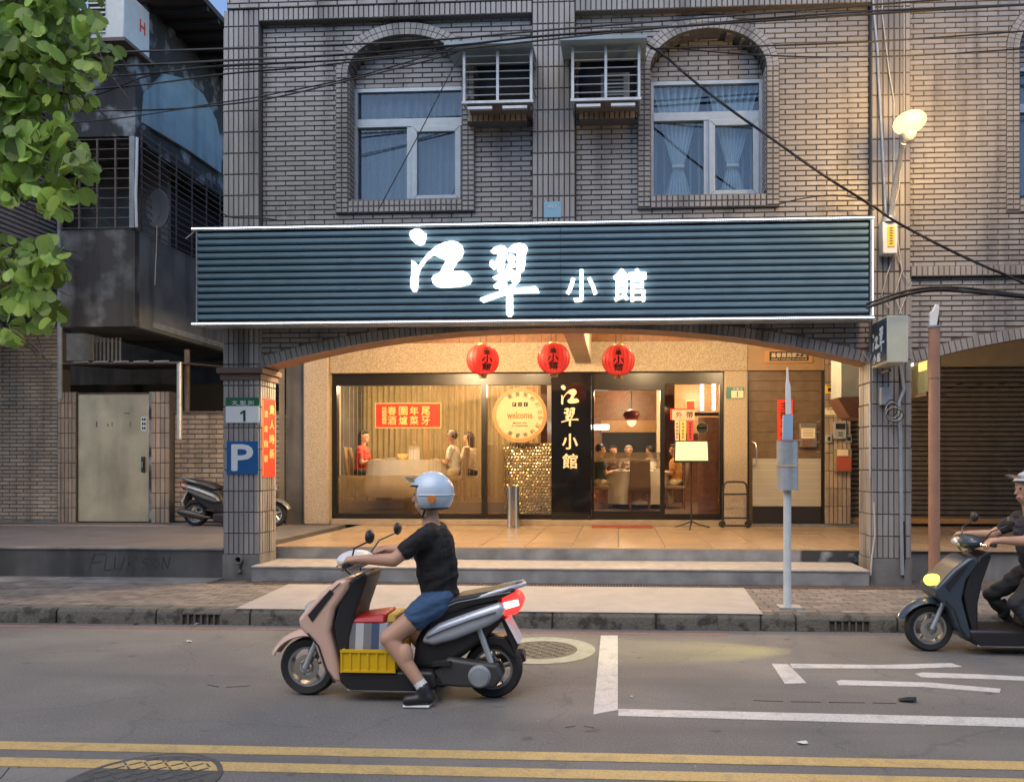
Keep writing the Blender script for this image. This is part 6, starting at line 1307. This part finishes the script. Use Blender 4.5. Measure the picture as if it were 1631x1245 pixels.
pk_ = mat('peach pearl paint', (.68, .45, .35), .3, coat=.5); sv = mat('silver blue paint', (.5, .55, .62), .3, metal=.35, coat=.4); gy = mat('grey scooter paint', (.2, .215, .22), .3, metal=.3, coat=.4); dkp = mat('dark blue scooter paint', (.035, .055, .075), .3, coat=.4)
YSC = 4.98; sx_ = X(640, YSC)
s1 = scooter('ridden_scooter', 'peach and silver scooter carrying a yellow crate, ridden to the left', (sx_, YSC, 0), 0, sv, pk_, 'none', True, front=M['white'])
xp = (X(320, 12.6) + X(447, 12.6)) / 2
s2 = scooter('parked_scooter', 'grey scooter parked behind the left pillar against the brick wall', (xp - .01, 12.55, AF + .001), math.pi, gy, gy, 'none', False)
s2.scale = (1.1, 1.1, 1.1); s2.location.x -= .06
s3 = scooter('dark_scooter', 'dark scooter with a lit yellow headlight entering at the right edge', (X(1478, 6.4) + .63, 6.4, 0), 0, dkp, dkp, 'body', True)
hq = L(494, 972); ld = bpy.data.lights.new('beam', 'SPOT'); ld.energy = 120; ld.color = (1, .85, .2); ld.spot_size = math.radians(26); ld.spot_blend = .8; ld.shadow_soft_size = .05
lo = bpy.data.objects.new('beam', ld); COL.link(lo); lo.parent = s3; lo.location = (hq[0] - .06, 0, hq[1]); lo.rotation_euler = Vector((-2.3, -.15, -.62)).to_track_quat('-Z', 'Y').to_euler()
# cargo on the ridden scooter
def W(px, py, y=0.0): a = L(px, py); return (sx_ + a[0], YSC + y, a[1])
a, b = W(552, 1062), W(642, 1027)
yc_ = mat('yellow plastic crate', (.72, .46, .01), .45); cr = thing('crate', 'yellow plastic crate on the scooter footboard', 'crate', ((a[0] + b[0]) / 2, YSC, a[2]))
z0, z1 = a[2] + .002, b[2]; x0, x1 = a[0] + .03, b[0]
for q in ((x0, x1, YSC - .19, YSC - .178), (x0, x1, YSC + .178, YSC + .19), (x0, x0 + .012, YSC - .177, YSC + .177), (x1 - .012, x1, YSC - .177, YSC + .177)): MB().box(q[0], q[1], q[2], q[3], z0, z1).obj('side', yc_, cr)
MB().box(x0, x1, YSC - .177, YSC + .177, z0, z0 + .01).obj('bottom', yc_, cr)
for zz, h_ in ((z1 - .018, .018), (z0 + .0, .012)):
    MB().box(x0 - .008, x1 + .008, YSC - .2, YSC - .1905, zz, zz + h_).obj('rim', yc_, cr)
for k in range(7): xx = x0 + (x1 - x0) * k / 6; MB().box(xx - .006, xx + .006, YSC - .198, YSC - .1905, z0 + .013, z1 - .019).obj('rib', yc_, cr)
bgx0, bgx1 = x0 + .02, x1 - .015; bz0_, bz1_ = z0 + .012, W(560, 988)[2]
bg_ = thing('striped_bag', 'grey, white and blue striped bag standing in the crate', 'bag', ((bgx0 + bgx1) / 2, YSC, bz0_))
cols = [(.18, .19, .2), (.55, .56, .56), (.22, .23, .25), (.07, .11, .2), (.42, .46, .52), (.2, .21, .23)]
for k, c_ in enumerate(cols):
    p, q = bgx0 + (bgx1 - bgx0) * k / 6, bgx0 + (bgx1 - bgx0) * (k + 1) / 6; MB().hexa([(p, YSC - .16, bz0_), (q, YSC - .16, bz0_), (q, YSC + .16, bz0_), (p, YSC + .16, bz0_), (p + .008, YSC - .15, bz1_), (q + .008, YSC - .15, bz1_), (q + .008, YSC + .15, bz1_), (p + .008, YSC + .15, bz1_)]).obj('stripe', mat('bag stripe', c_, .7), bg_)
rlx = MB().hexa([(bgx0 - .005, YSC - .155, bz1_ + .001), (bgx0 + .25, YSC - .155, bz1_ + .001), (bgx0 + .25, YSC + .155, bz1_ + .001), (bgx0 - .005, YSC + .155, bz1_ + .001), (bgx0 + .02, YSC - .13, bz1_ + .03), (bgx0 + .24, YSC - .13, bz1_ + .06), (bgx0 + .24, YSC + .13, bz1_ + .06), (bgx0 + .02, YSC + .13, bz1_ + .03)]); tag(rlx.obj('red_parcel', mat('red plastic', (.5, .02, .03), .4), bevel=.012), 'red parcel lying on the striped bag', 'parcel')
tag(MB().hexa([(bgx0 + .255, YSC - .14, bz1_ + .001), (bgx1 + .01, YSC - .14, bz1_ + .001), (bgx1 + .01, YSC + .14, bz1_ + .001), (bgx0 + .255, YSC + .14, bz1_ + .001), (bgx0 + .26, YSC - .12, bz1_ + .055), (bgx1, YSC - .12, bz1_ + .05), (bgx1, YSC + .12, bz1_ + .05), (bgx0 + .26, YSC + .12, bz1_ + .055)]).obj('yellow_parcel', mat('ochre packet', (.5, .33, .05), .5), bevel=.012), 'ochre packet lying on the striped bag by the knee', 'parcel')
# ================================================================== PEOPLE
def body(prims, mats, parent, voxel=.012, name='body', smooth=4, wrinkle=()):
    mb = MB()
    for p in prims:
        if p[0] == 'c':
            a, b, r0, r1 = Vector(p[1]), Vector(p[2]), p[3], p[4]
            mb.cyl(a, b, r0, r1, 16); mb.ell(a, (r0,) * 3, 16, 10); mb.ell(b, (r1,) * 3, 16, 10)
        else: mb.ell(p[1], p[2], 20, 14)
    o = bpy.data.objects.new('tmp', mb.mesh('tmp')); COL.link(o)
    m_ = o.modifiers.new('r', 'REMESH'); m_.mode = 'VOXEL'; m_.voxel_size = voxel; m_.adaptivity = 0
    s_ = o.modifiers.new('s', 'SMOOTH'); s_.factor = .5; s_.iterations = smooth
    dg = bpy.context.evaluated_depsgraph_get(); me = bpy.data.meshes.new_from_object(o.evaluated_get(dg)); bpy.data.objects.remove(o)
    for q in mats: me.materials.append(q)
    n = len(me.polygons); ce = np.empty(n * 3); me.polygons.foreach_get('center', ce); ce = ce.reshape(-1, 3)
    best = np.full(n, 1e9); idx = np.zeros(n, int)
    for p in prims:
        if p[0] == 'c':
            a, b = np.array(p[1]), np.array(p[2]); ab = b - a; t = np.clip(((ce - a) @ ab) / max(1e-9, ab @ ab), 0, 1)
            d = np.linalg.norm(ce - (a + t[:, None] * ab), axis=1) - (p[3] + (p[4] - p[3]) * t)
        else:
            r = np.array(p[2]); d = (np.linalg.norm((ce - np.array(p[1])) / r, axis=1) - 1) * r.min()
        k = d < best; best[k] = d[k]; idx[k] = p[-1]
    if wrinkle:
        nv = len(me.vertices); co = np.empty(nv * 3); me.vertices.foreach_get('co', co); co = co.reshape(-1, 3); no = np.empty(nv * 3); me.vertices.foreach_get('normal', no); no = no.reshape(-1, 3)
        cl = np.zeros(nv, bool)
        for i, p in enumerate(me.polygons):
            if idx[i] in wrinkle:
                for v in p.vertices: cl[v] = True
        from mathutils import noise as mn_
        for i in np.nonzero(cl)[0]:
            x_, y_, z_ = co[i]; k_ = mn_.noise(Vector((x_ * 9 + z_ * 7, y_ * 6, z_ * 17 - x_ * 6))); k2_ = mn_.noise(Vector((x_ * 24 - z_ * 12, y_ * 14, z_ * 38)))
            co[i] += no[i] * (.011 * (abs(k_) ** .7 * (1 if k_ > 0 else -1)) + .004 * k2_)
        me.vertices.foreach_set('co', co.reshape(-1))
    me.polygons.foreach_set('material_index', idx.astype(np.int32)); me.shade_smooth(); me.update(); me.name = name
    return link(name, me, None, parent, local=True)
def hand(pr, w, dirv, up, side, skin, curl=.5):     # palm + 5 fingers; dirv fingers, up = back of hand, side = across towards thumb
    w, d, u, s = Vector(w), Vector(dirv).normalized(), Vector(up).normalized(), Vector(side).normalized()
    pr.append(('c', tuple(w), tuple(w + d * .07), .026, .03, skin)); pr.append(('c', tuple(w + s * .012 + d * .03), tuple(w + d * .08 + s * .02), .022, .02, skin)); pr.append(('c', tuple(w - s * .012 + d * .03), tuple(w + d * .075 - s * .022), .022, .02, skin))
    for k, (o_, l_) in enumerate(((.032, .068), (.011, .076), (-.011, .07), (-.031, .056))):
        b = w + d * .085 + s * o_; d1 = (d - u * curl).normalized(); m_ = b + d1 * l_ * .5; d2 = (d * (1 - curl) - u * curl * 1.6 + d * .1).normalized(); e = m_ + d2 * l_ * .5
        pr.append(('c', tuple(b), tuple(m_), .0095, .009, skin)); pr.append(('c', tuple(m_), tuple(e), .009, .0078, skin))
    b = w + d * .025 + s * .03; m_ = b + (s * .6 + d * .7 - u * .2).normalized() * .04; pr.append(('c', tuple(b), tuple(m_), .0125, .011, skin)); pr.append(('c', tuple(m_), tuple(m_ + (d - u * .5).normalized() * .03), .011, .009, skin))
EYE = mat('eye', (.015, .012, .01), .2); LIP = mat('lip', (.36, .12, .1), .5)
def head(pr, c, f, skin, hair, eye, lip, style='short'):     # c centre, f unit facing (x, y)
    c = Vector(c); f = Vector((f[0], f[1], 0)).normalized(); s = Vector((-f[1], f[0], 0))
    def at(a, b, z): return tuple(c + f * a + s * b + Vector((0, 0, z)))
    pr += [('e', at(0, 0, 0.01), (.088, .088, .112), skin), ('c', at(.045, 0, -.06), at(.03, 0, -.085), .045, .04, skin), ('c', at(.085, 0, .0), at(.102, 0, -.028), .009, .013, skin), ('c', at(.084, -.02, -.065), at(.084, .02, -.065), .009, .009, lip)]
    for b in (-.032, .032): pr += [('e', at(.08, b, .012), (.012, .012, .009), eye), ('c', at(.0, b * 2.7, .0), at(-.01, b * 2.75, .03), .012, .014, skin)]
    if hair is not None:
        pr += [('e', at(-.022, 0, .035), (.094, .094, .098), hair), ('c', at(.055, -.04, .085), at(.055, .04, .085), .03, .03, hair)]
        if style == 'long': pr += [('c', at(-.06, -.03, 0), at(-.075, -.03, -.2), .06, .04, hair), ('c', at(-.06, .03, 0), at(-.075, .03, -.2), .06, .04, hair)]
def helmet(parent, c, m_, em):
    mb = MB(); nu, nv = 36, 22; R = (.148, .132, .145); vs = []
    for sc_ in (1, .93):
        for j in range(nv + 1):
            th = math.pi * (.0 + .74 * j / nv)
            for i in range(nu):
                ph = 2 * math.pi * i / nu; vs.append((c[0] + R[0] * sc_ * max(.001, math.sin(th)) * math.cos(ph), c[1] + R[1] * sc_ * max(.001, math.sin(th)) * math.sin(ph), c[2] + R[2] * sc_ * math.cos(th)))
    def keep(i, j): a = abs(((i + .5) / nu * 360) - 180); return not (a < 62 and j / nv * .74 * 180 > 70)
    fs = []; N0 = nu * (nv + 1)
    for j in range(nv):
        for i in range(nu):
            if keep(i, j):
                q = (j * nu + i, (j + 1) * nu + i, (j + 1) * nu + (i + 1) % nu, j * nu + (i + 1) % nu); fs.append(q); fs.append(tuple(k + N0 for k in q[::-1]))
                for (di, dj, e0, e1) in ((1, 0, 2, 3), (-1, 0, 0, 1), (0, 1, 1, 2)):
                    ii, jj = (i + di) % nu, j + dj
                    if jj >= nv or not keep(ii, jj): fs.append((q[e0], q[e1], q[e1] + N0, q[e0] + N0))
    mb.add(vs, fs); hm = mb.obj('helmet', m_, parent, smooth=50, local=True, fix=True)
    MB().grid(lambda u, v: (c[0] - (.158 + .05 * v) * math.cos((u - .5) * 2.1), c[1] + .15 * math.sin((u - .5) * 2.1), c[2] + .075 - .0 + .03 * v), 20, 4).obj('visor', M['visor'], hm, smooth=1, local=True)
    th0 = math.pi * .74; ring = [(c[0] + R[0] * 1.01 * math.sin(th0) * math.cos(a_), c[1] + R[1] * 1.01 * math.sin(th0) * math.sin(a_), c[2] + R[2] * math.cos(th0)) for a_ in [math.radians(-118 + 236 * k / 30) for k in range(31)]]
    MB().tube(ring, .008, 6).obj('edge_trim', M['plasticb'], hm, smooth=60, local=True)
    th1 = math.pi * .39; MB().tube([(c[0] + R[0] * 1.005 * math.sin(th1) * math.cos(a_), c[1] + R[1] * 1.005 * math.sin(th1) * math.sin(a_), c[2] + R[2] * math.cos(th1)) for a_ in [math.radians(118 + 124 * k / 16) for k in range(17)]], .007, 6).obj('edge_trim', M['plasticb'], hm, smooth=60, local=True)
    th2 = math.pi * .52; MB().tube([(c[0] + R[0] * 1.004 * math.sin(th2) * math.cos(a_), c[1] + R[1] * 1.004 * math.sin(th2) * math.sin(a_), c[2] + R[2] * math.cos(th2)) for a_ in [math.radians(-115 + 230 * k / 30) for k in range(31)]], .005, 6).obj('stripe', M['white'], hm, smooth=60, local=True)
    MB().lathe([(.001, 0), (.028, 0), (.026, -.006), (.001, -.008)], (c[0] + .03, c[1] - .13, c[2] - .035), 16, 'y').obj('emblem', em, hm, local=True)
    MB().tube([(c[0] - .02, c[1] - .105, c[2] - .1), (c[0] - .05, c[1] - .06, c[2] - .155), (c[0] - .06, c[1], c[2] - .165), (c[0] - .05, c[1] + .06, c[2] - .155), (c[0] - .02, c[1] + .105, c[2] - .1)], .008).obj('chin_strap', M['plasticb'], hm, local=True)
M['visor'] = glass('tinted visor', tint=(.6, .68, .75), refl=.25, rough=.05)
def rider(root, label, top, shorts, legs_bare, helm, em, skinm=M['skin']):
    t = thing('person', label, 'person', root.location); pr = []
    mats = [skinm, top, shorts, M['white'], M['plasticb'], M['hair'], EYE, LIP]
    def J(px, py, y=0.0): a = L(px, py); return (a[0], y, a[1])
    pr += [('e', J(701, 950), (.12, .165, .10), 2), ('c', J(702, 944), J(692, 872), .125, .145, 1), ('c', J(700, 930, -.07), J(690, 868, -.08), .10, .11, 1), ('c', J(700, 930, .07), J(690, 868, .08), .10, .11, 1), ('c', J(689, 851, -.15), J(689, 851, .15), .07, .07, 1), ('c', J(688, 838), J(684, 815), .058, .055, 0)]
    head(pr, J(683, 792), (-1, 0), 0, 5, 6, 7)
    gx, gz = L(572, 893); gx += .025
    for s in (-1, 1):
        sh_, el, wr = J(688, 852, s * .19), J(646, 886, s * .27), (gx + .085, s * .285, gz + .035)
        md = tuple(np.array(sh_) * .42 + np.array(el) * .58)
        pr += [('c', sh_, md, .066, .06, 1), ('c', sh_, el, .052, .043, 0), ('c', el, wr, .044, .029, 0)]
        hand(pr, (wr[0] - .01, wr[1], wr[2]), (-1, 0, -.12), (-.1, 0, 1), (0, -s, 0), 0, .85)
        kn, an = J(634, 1008, s * .20), J(690, 1082, s * .235); hp = J(702, 955, s * .09); mid = tuple(np.array(hp) * .58 + np.array(kn) * .42)
        pr += [('c', hp, mid, .105, .088, 2), ('c', hp, kn, .085, .06, 0 if legs_bare else 2), ('c', kn, an, .056, .037, 0 if legs_bare else 2), ('e', tuple(np.array(kn) * .62 + np.array(an) * .38 + np.array((.022, 0, 0))), (.05, .052, .09), 0 if legs_bare else 2),
               ('c', tuple(np.array(kn) * .12 + np.array(an) * .88), an, .04, .041, 3), ('c', J(697, 1096, s * .24), J(667, 1099, s * .255), .042, .036, 4), ('c', an, J(692, 1096, s * .24), .045, .045, 4)]
    pr = [tuple(q) for q in pr]
    body(pr, mats, t, .0075, smooth=3, wrinkle=(1, 2))
    for s in (-1, 1):
        a_, b_ = J(701, 1105, s * .24), J(660, 1105, s * .255); MB().box(b_[0], a_[0], a_[1] - .04, a_[1] + .04, .004, .022).obj('shoe_sole', M['white'], t, local=True, bevel=.008)
    helmet(t, J(689, 787), helm, em)
    return t
rider(s1, 'scooter rider in black T-shirt, blue shorts and pale blue helmet', mat('black cotton', (.012, .012, .013), .85, bump=.2, bscale=60), mat('denim blue', (.045, .1, .2), .85, bump=.2, bscale=90), True, mat('pale blue helmet', (.58, .68, .77), .25, coat=.5, noise=.5, nscale=5, col2=(.36, .54, .74)), M['amber'])
rider(s3, 'rider in dark clothes on the dark scooter at the right edge', mat('dark jacket', (.03, .03, .035), .8), mat('dark trousers', (.025, .027, .03), .85), False, mat('grey white helmet', (.55, .56, .58), .25, coat=.5), M['ink'])
def diner(x, y, zf, rz, label, top, low, hair, style='short', stand=False, hat=None, voxel=.012, lean=.0):
    t = thing('person', label, 'person', (x, y, zf), rz); mats = [M['skin'], top, low, M['plasticb'], hair, EYE, LIP]; pr = []
    h = .88 if stand else .52
    pr += [('e', (0, 0, h + .02), (.13, .165, .11), 2), ('c', (0, 0, h + .06), (.03 + lean, 0, h + .4), .125, .135, 1), ('c', (.03 + lean, -.13, h + .47), (.03 + lean, .13, h + .47), .065, .065, 1), ('c', (.03 + lean, 0, h + .5), (.045 + lean, 0, h + .6), .05, .05, 0)]
    head(pr, (.055 + lean, 0, h + .70), (1, 0), 0, 4, 5, 6, style)
    for s in (-1, 1):
        sh_ = (.03 + lean, s * .18, h + .46)
        el, wr = ((.1, s * .25, h + .2), (.34, s * .14, h + .25)) if not stand else ((.06, s * .24, h + .16), (.3, s * .16, h + .22))
        pr += [('c', sh_, tuple(np.array(sh_) * .4 + np.array(el) * .6), .06, .055, 1), ('c', sh_, el, .045, .04, 0), ('c', el, wr, .04, .028, 0)]
        hand(pr, wr, (1, -s * .25, -.05), (0, 0, 1), (0, -s, 0), 0, .35)
        if stand: pr += [('c', (0, s * .09, h), (.01, s * .1, .46), .088, .062, 2), ('c', (.01, s * .1, .46), (-.02, s * .1, .09), .06, .045, 2), ('c', (-.03, s * .1, .04), (.14, s * .11, .035), .042, .036, 3)]
        else: pr += [('c', (.02, s * .09, h), (.42, s * .11, .5), .09, .064, 2), ('c', (.42, s * .11, .5), (.4, s * .11, .28), .062, .056, 2), ('c', (.4, s * .11, .28), (.38, s * .11, .09), .05, .036, 0), ('c', (.37, s * .11, .045), (.53, s * .12, .035), .042, .035, 3)]
    body(pr, mats, t, voxel, smooth=2, wrinkle=(1, 2))
    if hat:
        MB().lathe([(.001, .11), (.06, .1), (.092, .06), (.1, .01), (.094, .01), (.001, .02)], (.045 + lean, 0, h + .72), 20).obj('cap', hat, t, smooth=50, local=True)
        MB().prism([(.09 + lean, -.07), (.2 + lean, -.05), (.22 + lean, 0), (.2 + lean, .05), (.09 + lean, .07)], h + .735, h + .743, 'z').obj('cap_brim', hat, t, local=True)
    return t
ms_ = lambda n, c: mat(n, c, .85)
HB = mat('brown hair', (.06, .03, .018), .5); HG = mat('grey hair', (.3, .27, .23), .6)
khaki = ms_('khaki cloth', (.5, .42, .28)); dkc = ms_('dark cloth', (.03, .03, .035)); whc = ms_('white shirt', (.7, .67, .6))
diner(X(575, 14.2), 14.2, LF, 0, 'woman in red seated at the left of the window table', ms_('red top', (.6, .07, .06)), dkc, M['hair'], 'long')
diner(X(724, 14.2), 14.2, LF, math.pi, 'person in white shirt and cap eating at the window table', whc, khaki, HB, hat=ms_('grey cap', (.35, .36, .34)))
diner(X(750, 14.9), 14.9, LF, math.pi * .9, 'person in pale top seated behind the one in the cap', ms_('beige top', (.55, .47, .36)), dkc, HB, 'long')
diner(X(953, 15.7), 15.7, RF, .25, 'diner in dark top and khaki shorts left of the door table', ms_('teal top', (.05, .08, .09)), khaki, M['hair'])
diner(X(1078, 15.8), 15.8, RF, math.pi * .95, 'diner in orange top and khaki trousers right of the door table', ms_('orange top', (.6, .28, .08)), khaki, M['hair'])
diner(X(1001, 17.1), 17.1, RF, -math.pi / 2, 'grey haired diner facing the door across the round table', ms_('taupe top', (.3, .24, .2)), dkc, HG)
diner(X(975, 17.0), 17.0, RF, -math.pi / 3, 'dark haired diner at the far left of the round table', ms_('brown top', (.12, .07, .05)), dkc, M['hair'])
diner(X(1040, 17.0), 17.0, RF, math.pi * .8, 'dark haired diner in white and black at the far right of the table', whc, dkc, M['hair'], lean=.03)
